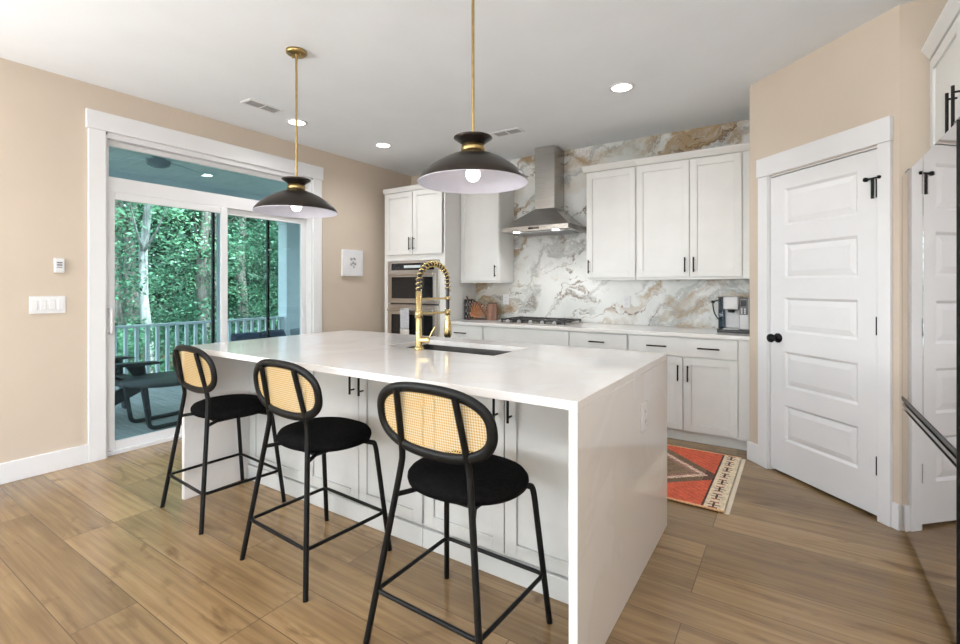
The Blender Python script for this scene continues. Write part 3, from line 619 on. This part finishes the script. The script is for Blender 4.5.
p = MB(); p.lathe([(.001, .20), (.013, .195), (.015, .16), (.022, .13), (.025, .06), (.017, .045), (.001, .044)], (0, .27, 0), 24); o = p.build('spray_head', M['gold'], t)
p = MB(); p.cyl((.015, .265, .12), (.035, .25, .145), .004, 10); p.build('spray_lever', M['gold'], o)

# ------------------------------------------------------------ counter stools
def make_stool():
    t = thing('counter_stool', '', 'stool')
    lr = .0115
    s_ = MB(); n = 56
    def se(a, rx, ry, e=.92): return (math.copysign(abs(math.cos(a))**e, math.cos(a))*rx, math.copysign(abs(math.sin(a))**e, math.sin(a))*ry)
    prof = [(.90, .540), (.98, .546), (1.0, .560), (.995, .572), (.95, .585), (.82, .596), (.6, .602), (.3, .605), (.02, .606)]
    s_.ring([[(*se(2*PI*k/n, .232*q, .198*q), z) for k in range(n)] for q, z in prof]); s_.build('seat', M['velvet'], t)
    ph = lambda s: [(-1, 1)[s]*v for v in (1,)][0]
    for sx in (-1, 1):
        p = MB(); p.tube(smooth_path([(sx*.25, -.271, 0), (sx*.149, -.193, .645), (sx*.145, -.197, .69), (sx*.127, -.247, .915)], 6, .3), lr, 12); p.build('leg', M['black'], t)
        p = MB(); p.tube(smooth_path([(sx*.246, .189, 0), (sx*.205, .135, .523), (sx*.12, .10, .530)], 8, .10) , lr, 12); p.build('leg', M['black'], t)
        p = MB(); p.tube([(sx*.171, -.209, .525), (sx*.13, -.14, .530), (sx*.12, .10, .530)], .009, 10); p.build('seat_rail', M['black'], t)
    p = MB(); p.tube([(-.13, -.14, .530), (.13, -.14, .530)], .008, 10); p.tube([(-.12, .10, .530), (.12, .10, .530)], .008, 10); p.build('seat_crossbar', M['black'], t)
    k = .187; fb = lambda f, g: tuple(f[i]*(1-k/g[2])+g[i]*k/g[2] for i in (0, 1))
    b1 = fb((.25, -.271), (.149, -.193, .645)); b2_ = fb((.246, .189), (.205, .135, .523))
    cs_ = [(-b1[0], b1[1]), (b1[0], b1[1]), (b2_[0], b2_[1]), (-b2_[0], b2_[1])]; pts = []
    for i in range(4):
        a, b3, c3 = Vector((*cs_[i-1], k)), Vector((*cs_[i], k)), Vector((*cs_[(i+1) % 4], k))
        u = b3+(a-b3).normalized()*.03; v = b3+(c3-b3).normalized()*.03
        for j in range(6): tt = j/5; pts.append(u*(1-tt)**2+b3*2*tt*(1-tt)+v*tt*tt)
    p = MB(); p.tube(pts, .008, 10, True); p.build('footrest', M['black'], t)
    # backrest: rounded frame with cane panel, slightly bowed
    br = bpy.data.objects.new('tmp', None)
    cy, cz, til, a_, b_ = -.212, .815, .149, .241, .116; n = 80
    def P(u, v, w): # u across, v up, w depth ; bow ends forward (+y)
        yy = w + .10*u*u*2.2 - .006
        return (u, cy + yy*math.cos(til) - v*math.sin(til), cz + v*math.cos(til) + yy*math.sin(til))
    rings = []
    for i in range(n):
        th = 2*PI*i/n; e = .80; x, z = math.copysign(abs(math.cos(th))**e, math.cos(th))*a_, math.copysign(abs(math.sin(th))**e, math.sin(th))*b_
        nx, nz = math.copysign(abs(math.cos(th))**(2-e), math.cos(th))/a_, math.copysign(abs(math.sin(th))**(2-e), math.sin(th))/b_
        L_ = math.hypot(nx, nz) or 1; nx /= L_; nz /= L_
        rings.append([P(x+nx*.0185*math.cos(q), z+nz*.0185*math.cos(q), .0125*math.sin(q)) for q in [2*PI*j/12 for j in range(12)]])
    p = MB(); p.ring(rings, True); fr = p.build('backrest', M['black'], t)
    gx, gz = 24, 1; rr = []
    for q in (1, .8, .6, .4, .2, .02):
        rr.append([P(math.copysign(abs(math.cos(h))**.8, math.cos(h))*a_*q, math.copysign(abs(math.sin(h))**.8, math.sin(h))*b_*q, 0) for h in [2*PI*i/n for i in range(n)]])
    p = MB(); p.ring(rr, caps=False); p.build('cane_panel', M['cane'], fr)
    bpy.data.objects.remove(br); return t
st0 = make_stool()
stools = [((-1.015, 1.46), -.014, 'black stool with cane back, nearest the camera, at the right end of the island'),
          ((-1.876, 1.498), -.05, 'middle black stool with cane back at the island'),
          ((-2.765, 1.537), -.063, 'black stool with cane back nearest the patio door, farthest from the camera')]
for i, ((x, y), a, lb) in enumerate(stools):
    o = st0 if i == 0 else tree_copy(st0)
    o.location = (x, y, 0.0); o.rotation_euler = (0, 0, a); o['label'] = lb; o['group'] = 'cane-back stools at the island'

# ------------------------------------------------------------ pendants
def make_pendant():
    t = thing('pendant_lamp', '', 'lamp'); # origin at rim height
    p = MB(); p.lathe([(.247, 0), (.244, .012), (.225, .035), (.19, .066), (.145, .096), (.10, .118), (.062, .132), (.050, .136)], n=72)
    p.lathe([(.245, .001), (.222, .034), (.187, .064), (.143, .093), (.098, .115), (.062, .128), (.048, .131)], n=72)
    o = p.build('shade', M['bronze'], t)
    p = MB(); p.lathe([(.2435, -.0005), (.219, .031), (.184, .061), (.140, .090), (.095, .112), (.060, .125), (.001, .128)], n=72); p.build('shade_lining', M['lining'], t)
    p = MB(); p.lathe([(.2475, .001), (.2475, -.002), (.2425, -.002), (.2425, .001)], n=72); p.build('rim', M['lining'], t)
    p = MB(); p.lathe([(.001, .1365), (.052, .1365), (.054, .150), (.052, .168), (.001, .169)], n=40); p.build('brass_band', M['brass'], t)
    p = MB(); p.lathe([(.001, .1695), (.050, .1695), (.056, .178), (.072, .190), (.087, .200), (.085, .204), (.060, .202), (.001, .203)], n=48); p.build('collar', M['bronze'], t)
    L_ = H-1.735
    p = MB(); p.cyl((0, 0, .203), (0, 0, L_-.02), .0068, 16); p.build('rod', M['brass'], t)
    p = MB(); p.lathe([(.001, L_-.0005), (.062, L_-.0005), (.062, L_-.016), (.052, L_-.024), (.001, L_-.024)], n=40)
    for s_ in (-1, 1): p.cyl((s_*.04, 0, L_-.022), (s_*.04, 0, L_-.034), .005, 10)
    p.build('ceiling_canopy', M['brass'], t)
    p = MB(); p.cyl((0, 0, .075), (0, 0, .126), .018, 20); p.build('socket', M['white'], t)
    p = MB(); p.lathe([(.001, .004), (.016, .008), (.028, .020), (.033, .037), (.030, .054), (.018, .070), (.014, .078), (.001, .078)], n=32); p.build('bulb', M['bulb'], t)
    return t
pn = make_pendant()
pends = [((-1.197, 1.765), 'black dome pendant lamp hanging over the near end of the island'),
         ((-2.587, 1.85), 'black dome pendant lamp hanging over the far end of the island by the patio door')]
for i, ((x, y), lb) in enumerate(pends):
    o = pn if i == 0 else tree_copy(pn); o.location = (x, y, 1.735); o['label'] = lb; o['group'] = 'dome pendant lamps over the island'
    light('POINT', 'pendant_bulb_light', (x, y, 1.735-.02), energy=.3, color=(1, .96, .93), shadow_soft_size=.03)

# ceiling fittings
def downlight(x, y, label):
    t = thing('recessed_light', label, 'ceiling light', (x, y, H-.0005), group='recessed ceiling lights')
    p = MB(); p.lathe([(.092, 0), (.090, -.006), (.072, -.007), (.070, 0), (.092, 0)], n=40); p.build('trim_ring', M['white'], t)
    p = MB(); p.lathe([(.001, -.0045), (.071, -.0045), (.071, -.001), (.001, -.001)], n=40); p.build('lens', M['lens'], t)
for (x, y), lb in zip(CANS, ('lit recessed ceiling light seen behind the far pendant rod', 'lit recessed ceiling light above the oven tower', 'lit recessed ceiling light in front of the right upper cabinets')): downlight(x, y, lb)
for x, y in CANS_ADDED:  # fixtures for the added lamps out of view
    t = thing('recessed_light', 'added recessed ceiling light out of view, brightening the room', 'ceiling light', (x, y, H-.0005), group='added recessed ceiling lights out of view')
    p = MB(); p.lathe([(.092, 0), (.090, -.006), (.072, -.007), (.070, 0), (.092, 0)], n=40); p.build('trim_ring', M['white'], t)
    p = MB(); p.lathe([(.001, -.0045), (.071, -.0045), (.071, -.001), (.001, -.001)], n=40); p.build('lens', M['lens'], t)
def vent(x, y, rz, label, L_=.30, W_=.14):
    t = thing('ceiling_vent', label, 'vent', (x, y, H-.0005), rz)
    p = MB(); p.box(-L_/2, L_/2, -W_/2, -W_/2+.02, -.008, 0); p.box(-L_/2, L_/2, W_/2-.02, W_/2, -.008, 0); p.box(-L_/2, -L_/2+.02, -W_/2+.02, W_/2-.02, -.008, 0); p.box(L_/2-.02, L_/2, -W_/2+.02, W_/2-.02, -.008, 0); p.box(-.006, .006, -W_/2+.02, W_/2-.02, -.008, 0)
    p.build('vent_frame', M['white'], t)
    B(-L_/2+.01, L_/2-.01, -W_/2+.01, W_/2-.01, -.001, 0).build('duct_opening', M['vent'], t)
    p = MB()
    for k in range(9):
        yy = -W_/2+.026+k*(W_-.052)/8
        p.prism([(yy-.004, -.002), (yy-.003, -.0015), (yy+.004, -.007), (yy+.003, -.0075)], -L_/2+.02, L_/2-.02, 'yz')
    p.build('louvres', M['vent'], t)
vent(-3.60, 2.26, PI/2, 'white ceiling vent beside the far pendant rod, over the patio door'); vent(-2.26, 3.92, 0, 'white ceiling vent in front of the range hood')

# ------------------------------------------------------------ refrigerator (faces -X): local x -> -Y, local -y -> -X
FX, FY = .475, 3.262
t = thing('refrigerator', 'large refrigerator with mirror-finish doors at the right edge', 'refrigerator', (FX, FY, 0), -PI/2)
FW = 1.0
B(0, FW, .06, .74, .03, 1.80).build('cabinet_body', M['blackplastic'], t, .004)
def fdoor(name, x0, x1, z0, z1): return B(x0+.0035, x1-.0035, 0, .055, z0, z1).build(name, M['mirror'], t, .004, 3)
fdoor('door', 0, .484, .705, 1.84); fdoor('door', .484, FW, .705, 1.84); d_ = fdoor('drawer', 0, FW, .04, .640)
B(FW-.0015, FW+.004, -.003, .060, .04, 1.842).build('side_trim', M['black'], t)
B(.004, FW-.004, .02, .058, .642, .703).build('handle_recess', M['blackplastic'], t)
p = MB(); p.prism([(.003, .652), (.003, .668), (.03, .672), (.03, .648)], .003, FW-.003, 'yz'); p.build('handle_trim', M['steel'], t)
B(.003, FW-.003, .0, .018, .684, .7035).build('door_lip', M['blackplastic'], t)
B(0, FW, .06, .5, 0, .035).build('base_grille', M['blackplastic'], t)
for hx_ in (.06, FW-.06): B(hx_-.04, hx_+.04, .01, .12, 1.842, 1.86).build('hinge_cover', M['greyplastic'], t, .003)

t = thing('refrigerator_cabinet', 'white wall cabinet with crown above the refrigerator', 'cabinet', (.60, 3.262, 1.87), -PI/2)
FCW = 1.0
B(0, FCW, 0, .64, 0, .55).build('cabinet_body', M['cab'], t, .002)
door(t, .012, .532, .005, .535, .49, .125, .19); door(t, .537, FCW-.01, .005, .535, .58, .125, .19)
p = MB(); p.prism([(-.02, .55), (-.05, .595), (-.05, .61), (.64, .61), (.64, .55)], 0, FCW+.0, 'yz'); p.build('crown_moulding', M['cab'], t, .002)
# ------------------------------------------------------------ rug
def rugcol(u, v):   # u: distance from the right end (0..L), v: 0..1 across
    L_ = 1.55; red = s2l(206, 96, 66); red2 = s2l(192, 80, 58); cream = s2l(222, 204, 176); dark = s2l(74, 44, 40); brown = s2l(132, 108, 84); pink = s2l(196, 150, 140); plum = s2l(110, 66, 72)
    w = abs(v-.5)
    uu = min(u, L_-u)
    if v < .018 or v > .982: return s2l(226, 176, 130)
    if uu < .012: return cream
    if uu < .105:
        k = (v*8) % 1; q = (uu-.012)/.093
        if abs(k-.5) < .05 and abs(q-.5) < .36 or (abs(q-.5) < .08 and abs(k-.5) < .22): return dark
        if abs(abs(k-.5)-.28) < .06 and abs(q-.5) < .26: return s2l(150, 96, 78)
        return cream
    if uu < .118: return dark
    # long lozenge pointing to both ends
    r = (uu-.12)/.42; hw = .06 + .38*max(0, min(1, r))
    if r < 0: return red if (int(u*90)+int(v*110)) % 3 else red2
    d = hw-w
    if d < 0: return red if (int(u*90)*7+int(v*110)*3) % 5 else red2
    if d < .085: return s2l(92, 66, 54) if r < .12 else s2l(116, 92, 72)
    if d < .13:
        return cream if (int(u*50)+int(d*50)) % 2 else pink
    if r < .22: return plum if int(u*70) % 2 else s2l(150, 110, 110)
    if d < .17: return s2l(150, 112, 100)
    return brown if (int(u*40)+int(v*30)) % 4 else s2l(120, 98, 78)
RL, RW = 1.55, 1.01; nu, nv = 260, 120
vs = []; fs = []; random.seed(5)
rx = lambda u, v: -.305 - u
for i in range(nu+1):
    for j in range(nv+1):
        u, v = RL*i/nu, j/nv; vs.append((RL/2-u, (v-.5)*RW + .006*math.sin(u*3), .007 + random.uniform(-.0006, .0006) + .0008*math.sin(u*9)*math.sin(v*7)))
for i in range(nu):
    for j in range(nv): a = i*(nv+1)+j; fs.append((a, a+nv+1, a+nv+2, a+1))
me = bpy.data.meshes.new('rug'); me.from_pydata(vs, [], fs)
ca = me.color_attributes.new('pattern', 'FLOAT_COLOR', 'CORNER'); dat = []
for i in range(nu):
    for j in range(nv):
        c = rugcol(RL*(i+.5)/nu, (j+.5)/nv); k = random.uniform(.78, 1.14)*(1+.12*math.sin(i*.31+3*math.sin(j*.21))*math.sin(j*.37+i*.11)); dat += [c[0]*k, c[1]*k, c[2]*k, 1]*4
ca.data.foreach_set('color', dat)
m = mat('rug_wool', (.5, .2, .1), .95); n, l, b = nodes(m); at = n.new('ShaderNodeAttribute'); at.attribute_name = 'pattern'; l.new(at.outputs[0], b.inputs['Base Color'])
me.materials.append(m); t = thing('rug', 'red and brown patterned woven rug with cream fringed end on the floor', 'rug', (-.315-RL/2, 3.475, 0), math.radians(-.5))
o = bpy.data.objects.new('woven_field', me); C.objects.link(o); o.parent = t; sd = o.modifiers.new('thick', 'SOLIDIFY'); sd.thickness = .0055; sd.offset = -1
fw_ = mat('fringe_wool', s2l(236, 222, 200), .95)
for s_ in (1, -1):
    p = MB(); p.box(min(s_*RL/2, s_*(RL/2+.006)), max(s_*RL/2, s_*(RL/2+.006)), -RW/2, RW/2, .001, .004)
    for k in range(90):
        v = (k+.5)/90; y_ = (v-.5)*RW; p.box(min(s_*RL/2, s_*(RL/2+.028)), max(s_*RL/2, s_*(RL/2+.028)), y_-.0035, y_+.0025, .001, .004)
    p.build('fringe', fw_, t)

# ------------------------------------------------------------ porch and outside
ZP = -.09
p = MB()
yy = -3.0
while yy < 9.0: p.box(-7.75, XL-.142, yy, yy+.136, ZP-.03, ZP); yy += .142
dk = struct(p.build('porch_deck', M['deck']))
p = MB(); p.box(-7.8, XL-.142, -3.0, 9.0, 2.80, 2.9)
for k in range(60): p.box(-7.75, XL-.142, -3+.2*k, -3+.2*k+.19, 2.793, 2.80)
struct(p.build('porch_ceiling', M['porchceil']))
p = MB(); p.box(-7.75, -7.45, -3, 9, 2.5, 2.795); p.box(-7.45, XL-.142, 1.15, 1.3, 2.60, 2.795); p.box(-7.45, XL-.142, 5.55, 5.7, 2.6, 2.795); struct(p.build('porch_beam', M['porchceil']))
struct(B(XL-.30, XL-.1405, -1.0, OY0-.12, ZP-.4, 2.79).build('wall_outside', M['railing'])); struct(B(XL-.30, XL-.1405, OY1+.12, 9, ZP-.4, 2.79).build('wall_outside', M['railing']))
XRL = -7.5
t = thing('porch_railing', 'white porch railing with square balusters beyond the patio door', 'railing', (XRL, 0, ZP))
p = MB(); p.box(-.045, .045, -2.9, 5.08, .80, .835); p.build('top_rail', M['railing'], t, .004)
p = MB(); p.box(-.03, .03, -2.9, 5.08, .09, .13); p.build('bottom_rail', M['railing'], t, .004)
yy = -.6
while yy < 5.04:
    B(-.02, .02, yy-.02, yy+.02, .13, .80).build('baluster', M['railing'], t); yy += .128
def column(y, label):
    t = thing('porch_column', label, 'column', (XRL, y, ZP))
    B(-.12, .12, -.16, .16, 0, 2.59).build('shaft', M['railing'], t, .004); B(-.14, .14, -.18, .18, 0, .14).build('base', M['railing'], t, .006); B(-.14, .14, -.18, .18, 2.45, 2.59).build('capital', M['railing'], t, .006)
column(5.24, 'white square porch column seen through the right door panel')
column(-2.9, 'white square porch column far left, out of the door view')
# screened panel and second rail beyond the column
t = thing('porch_railing', 'short white railing to the right of the porch column', 'railing', (XRL, 0, ZP))
p = MB(); p.box(-.045, .045, 5.52, 8.9, .80, .835); p.build('top_rail', M['railing'], t, .004)
p = MB(); p.box(-.03, .03, 5.52, 8.9, .09, .13); p.build('bottom_rail', M['railing'], t, .004)
yy = 5.62
while yy < 8.85: B(-.02, .02, yy-.02, yy+.02, .13, .80).build('baluster', M['railing'], t); yy += .128

# round table with sled legs
t = thing('side_table', 'round charcoal side table with sled legs on the porch', 'table', (-5.25, 2.27, ZP))
p = MB(); p.lathe([(.001, .415), (.37, .415), (.385, .425), (.385, .44), (.375, .45), (.001, .45)], n=56); p.build('tabletop', M['char'], t)
for s_ in (-1, 1):
    p = MB(); p.tube(smooth_path([(s_*.20, -.30, .415), (s_*.20, -.24, .02), (s_*.20, .24, .02), (s_*.20, .30, .415)], 6, .14), .020, 10); p.build('leg', M['char'], t)
# adirondack chair facing +Y
t = thing('adirondack_chair', 'dark slatted porch chair with wide arms behind the round side table', 'chair', (-5.95, 1.84, ZP+.0005), 0)
def bar(mb, a, b_, w_, h_):
    a, b_ = Vector(a), Vector(b_); d = (b_-a).normalized(); s_ = Vector((1, 0, 0)) if abs(d.x) < .9 else Vector((0, 1, 0)); s_ = (s_-d*s_.dot(d)).normalized(); u = d.cross(s_)
    r1_ = [a+s_*w_/2*i+u*h_/2*j for i, j in ((-1, -1), (1, -1), (1, 1), (-1, 1))]; r2_ = [q+(b_-a) for q in r1_]; return mb.ring([r1_, r2_], smooth=False)
for s_ in (-1, 1):
    bar(MB(), (s_*.29, .42, 0), (s_*.29, .36, .56), .09, .03).build('leg', M['char'], t, .006)
    bar(MB(), (s_*.29, -.42, 0), (s_*.29, .40, .36), .03, .13).build('side_rail', M['char'], t, .006)
    p = MB(); p.prism([(-.42, .575), (-.1, .60), (.40, .575), (.50, .565), (.52, .55), (.36, .545), (-.1, .565), (-.42, .545)], s_*.33-.07, s_*.33+.07, 'yz'); p.prism([(.40, .575), (.34, .40), (.30, .40), (.20, .56)], s_*.30-.015, s_*.30+.015, 'yz'); p.build('armrest', M['char'], t, .006)
    bar(MB(), (s_*.29, -.40, 0), (s_*.29, -.30, .56), .06, .03).build('leg', M['char'], t, .006)
for k in range(6):
    y_ = .36-.11*k; z_ = .37-.045*k; B(-.30, .30, y_-.048, y_+.048, z_, z_+.02).build('seat_slat', M['char'], t, .004)
for k in range(6):
    x_ = -.225+.09*k; bar(MB(), (x_, -.22, .18), (x_*1.25, -.56, .95+.05*math.cos((k-2.5)*.6)), .078, .02).build('back_slat', M['char'], t, .004)
# sofa at right
t = thing('porch_sofa', 'dark porch sofa with its back to the railing, right of the view', 'sofa', (-6.65, 4.55, ZP))
B(-.40, .38, -.95, .95, .10, .30).build('frame', M['char'], t, .01); B(-.42, -.30, -.95, .95, .30, .50).build('backrest', M['char'], t, .02)
for s_ in (-1, 1): B(-.40, .38, s_*.89-.06, s_*.89+.06, .30, .50).build('armrest', M['char'], t, .01)
for s_ in (-1, 1): B(-.29, .38, s_*.415-.40, s_*.415+.40, .30, .43).build('seat_cushion', M['greyfab'], t, .04, 3)
for sx in (-.36, .34):
    for s_ in (-1, 1): B(sx-.03, sx+.03, s_*.85-.03, s_*.85+.03, 0, .10).build('leg', M['char'], t)
def pillow(x, y, z, rz, tilt, m_, label):
    p = MB(); n = 16; vs = []
    for i in range(n+1):
        for j in range(n+1):
            u, v = i/n*2-1, j/n*2-1; h = .075*((1-u**4)*(1-v**4))**.6; vs.append((u*.23*(1-.06*v*v), h, v*.18*(1-.06*u*u)))
    vs2 = [(a, -b_, c_) for a, b_, c_ in vs]; f = [(i*(n+1)+j, (i+1)*(n+1)+j, (i+1)*(n+1)+j+1, i*(n+1)+j+1) for i in range(n) for j in range(n)]
    p.add(vs, f, True); p.add(vs2, f, True); o = p.build('throw_pillow', m_); o.location = (x, y, z); o.rotation_euler = (tilt, 0, rz); return tag(o, label, 'pillow', 'pillows on the porch sofa')
pillow(-6.78, 4.02, ZP+.50, PI/2-.2, -.30, M['navy'], 'leftmost dark pillow on the porch sofa')
pillow(-6.76, 4.45, ZP+.51, PI/2+.15, -.35, M['navy'], 'navy pillow in the middle of the porch sofa')
pillow(-6.78, 4.98, ZP+.50, PI/2, -.30, M['greyfab'], 'grey pillow at the right end of the porch sofa')
# ceiling fan
t = thing('ceiling_fan', 'grey ceiling fan on the porch seen through the transom window', 'ceiling fan', (-5.5, 2.29, 2.79))
p = MB(); p.lathe([(.001, 0), (.07, 0), (.065, -.04), (.02, -.06), (.015, -.06), (.015, -.16), (.001, -.16)], n=28); p.build('downrod', M['greyfab'], t)
p = MB(); p.lathe([(.001, -.15), (.06, -.155), (.10, -.18), (.11, -.22), (.10, -.26), (.06, -.28), (.001, -.285)], n=32); p.build('motor_housing', M['greyfab'], t)
for k in range(4):
    a = k*PI/2+.5; p = MB(); ca_, sa_ = math.cos(a), math.sin(a)
    q = [(r_*ca_-w_*sa_, r_*sa_+w_*ca_) for r_, w_ in ((.10, -.03), (.22, -.06), (.62, -.07), (.66, 0), (.62, .07), (.22, .06), (.10, .03))]; p.prism(q, -.215, -.205, 'xy'); p.build('blade', M['railing'], t)
t = thing('porch_light', 'lit recessed light in the porch ceiling seen through the transom', 'ceiling light', (-6.68, 3.36, 2.792))
p = MB(); p.lathe([(.001, -.004), (.08, -.004), (.08, 0), (.001, 0)], n=32); p.build('lens', M['lens'], t)
p = MB(); p.lathe([(.081, 0), (.10, 0), (.10, -.005), (.081, -.005)], n=32); p.build('trim_ring', M['white'], t)

# ground
g = MB(); n = 30; vs = []
for i in range(n+1):
    for j in range(n+1):
        x, y = -60+56*i/n, -30+80*j/n; vs.append((x, y, -.9 - .015*max(0, -x-8) + .12*math.sin(x*.7)*math.cos(y*.6)))
g.add(vs, [(i*(n+1)+j, (i+1)*(n+1)+j, (i+1)*(n+1)+j+1, i*(n+1)+j+1) for i in range(n) for j in range(n)], True); struct(g.build('ground', M['ground']))

rng = np.random.default_rng(11)
def leaf_cloud(name, m_, cl, per, size, parent=None, spread=.5):
    cl = np.array(cl); K = len(cl)*per
    c = np.repeat(cl[:, :3], per, 0) + rng.normal(size=(K, 3))*np.repeat(cl[:, 3:4], per, 0)*spread*np.array([1, 1, .75])
    a = rng.normal(size=(K, 3)); a[:, 2] *= .5; a /= np.linalg.norm(a, axis=1)[:, None]; b_ = rng.normal(size=(K, 3)); b_ -= a*(a*b_).sum(1)[:, None]; b_ /= np.linalg.norm(b_, axis=1)[:, None]
    s_ = size*rng.uniform(.6, 1.3, (K, 1)); nn = np.cross(a, b_)
    P = np.stack([c-a*s_, c+b_*s_*.45+nn*s_*.12, c+a*s_, c-b_*s_*.45+nn*s_*.12], 1).reshape(-1, 3)
    me = bpy.data.meshes.new(name); me.vertices.add(K*4); me.vertices.foreach_set('co', P.ravel().astype('f')); me.loops.add(K*4); me.loops.foreach_set('vertex_index', np.arange(K*4))
    me.polygons.add(K); me.polygons.foreach_set('loop_start', np.arange(0, K*4, 4)); me.polygons.foreach_set('loop_total', np.full(K, 4)); me.update(); me.validate()
    me.materials.append(m_); o = bpy.data.objects.new(name, me); C.objects.link(o)
    if parent is not None: o.parent = parent
    return o
def tree(x, y, h, r, tr_, mk, label, low=.25, lean=0, nclus=34):
    t = thing('tree', label, 'tree', (x, y, -1.0), group='woodland trees beyond the porch')
    pts = [Vector((lean*k*k*.02+.05*math.sin(k*1.7), .06*math.cos(k*1.3), h*k/8)) for k in range(9)]
    p = MB(); p.tube(pts, [tr_*(1-.085*k) for k in range(9)], 12)
    for k in range(7):
        q = pts[3+k % 5]; a = k*2.4; p.tube([q, q+Vector((math.cos(a)*r*.4, math.sin(a)*r*.4, .4)), q+Vector((math.cos(a)*r*.8, math.sin(a)*r*.8, 1.0))], [tr_*.35, tr_*.2, tr_*.06], 6)
    p.build('trunk', M['palebark'] if 'pale' in label else M['bark'], t)
    cl = []
    for k in range(nclus):
        a = rng.uniform(0, 2*PI); rr_ = r*math.sqrt(rng.uniform(.05, 1)); zz = h*rng.uniform(low, 1.0); cl.append((math.cos(a)*rr_, math.sin(a)*rr_, zz, rng.uniform(.45, .8)))
    leaf_cloud('foliage', M[mk], cl, 190, .052, t); return t
TR = [(-11.6, 4.6, 8, 1.5, .11, 'leafC', 'tree with a pale slender trunk and bright leaves at the left of the door view', .35),
      (-12.8, 6.4, 8, 1.9, .16, 'leafA', 'leafy green tree filling the middle of the left door panel', .12),
      (-11.9, 8.2, 8, 1.5, .12, 'leafB', 'darker green tree just left of the door centre stile', .10),
      (-13.5, 10.0, 8, 2.0, .17, 'leafA', 'green tree seen in the left part of the right door panel', .10),
      (-12.2, 11.3, 8, 1.7, .14, 'leafB', 'dark leafy tree left of the white porch column', .10),
      (-15.5, 5.4, 10, 2.2, .22, 'leafB', 'dark tree standing back between the two leftmost trees', .15),
      (-16.2, 8.4, 10, 2.3, .2, 'leafC', 'bright tree standing further back near the middle', .12),
      (-15.8, 12.4, 10, 2.4, .2, 'leafA', 'green tree further back at the right of the view', .10),
      (-12.0, 2.4, 8, 1.8, .16, 'leafA', 'green tree beyond the left edge of the door', .12),
      (-18.5, 6.9, 11, 2.6, .22, 'leafA', 'tall tree far back on the left', .1),
      (-18.8, 10.9, 11, 2.6, .22, 'leafB', 'tall dark tree far back in the centre', .1),
      (-18.0, 15.0, 11, 2.6, .22, 'leafA', 'tall tree far back on the right', .1),
      (-13.0, 14.2, 9, 2.0, .18, 'leafB', 'dark tree seen right of the porch column', .1)]
for x, y, h_, r_, tr_, mk, lb, lo in TR: tree(x, y, h_, r_, tr_, mk, lb, lo)
cl = []
for k in range(720):
    x = rng.uniform(-27, -21); y = rng.uniform(0, 30); cl.append((x, y, rng.uniform(-1, 9), rng.uniform(.8, 1.3)))
tag(leaf_cloud('woodland_foliage', M['leafB'], cl, 90, .25, None, .7), 'dense green woodland foliage behind the separate trees', 'foliage', None, 'stuff')

cl = []
for k in range(110): cl.append((rng.uniform(-15, -9.5), rng.uniform(2, 15), rng.uniform(-1, .3), rng.uniform(.35, .6)))
tag(leaf_cloud('undergrowth', M['leafA'], cl, 150, .065, None, .6), 'low leafy undergrowth between the porch railing and the trees', 'undergrowth', None, 'stuff')
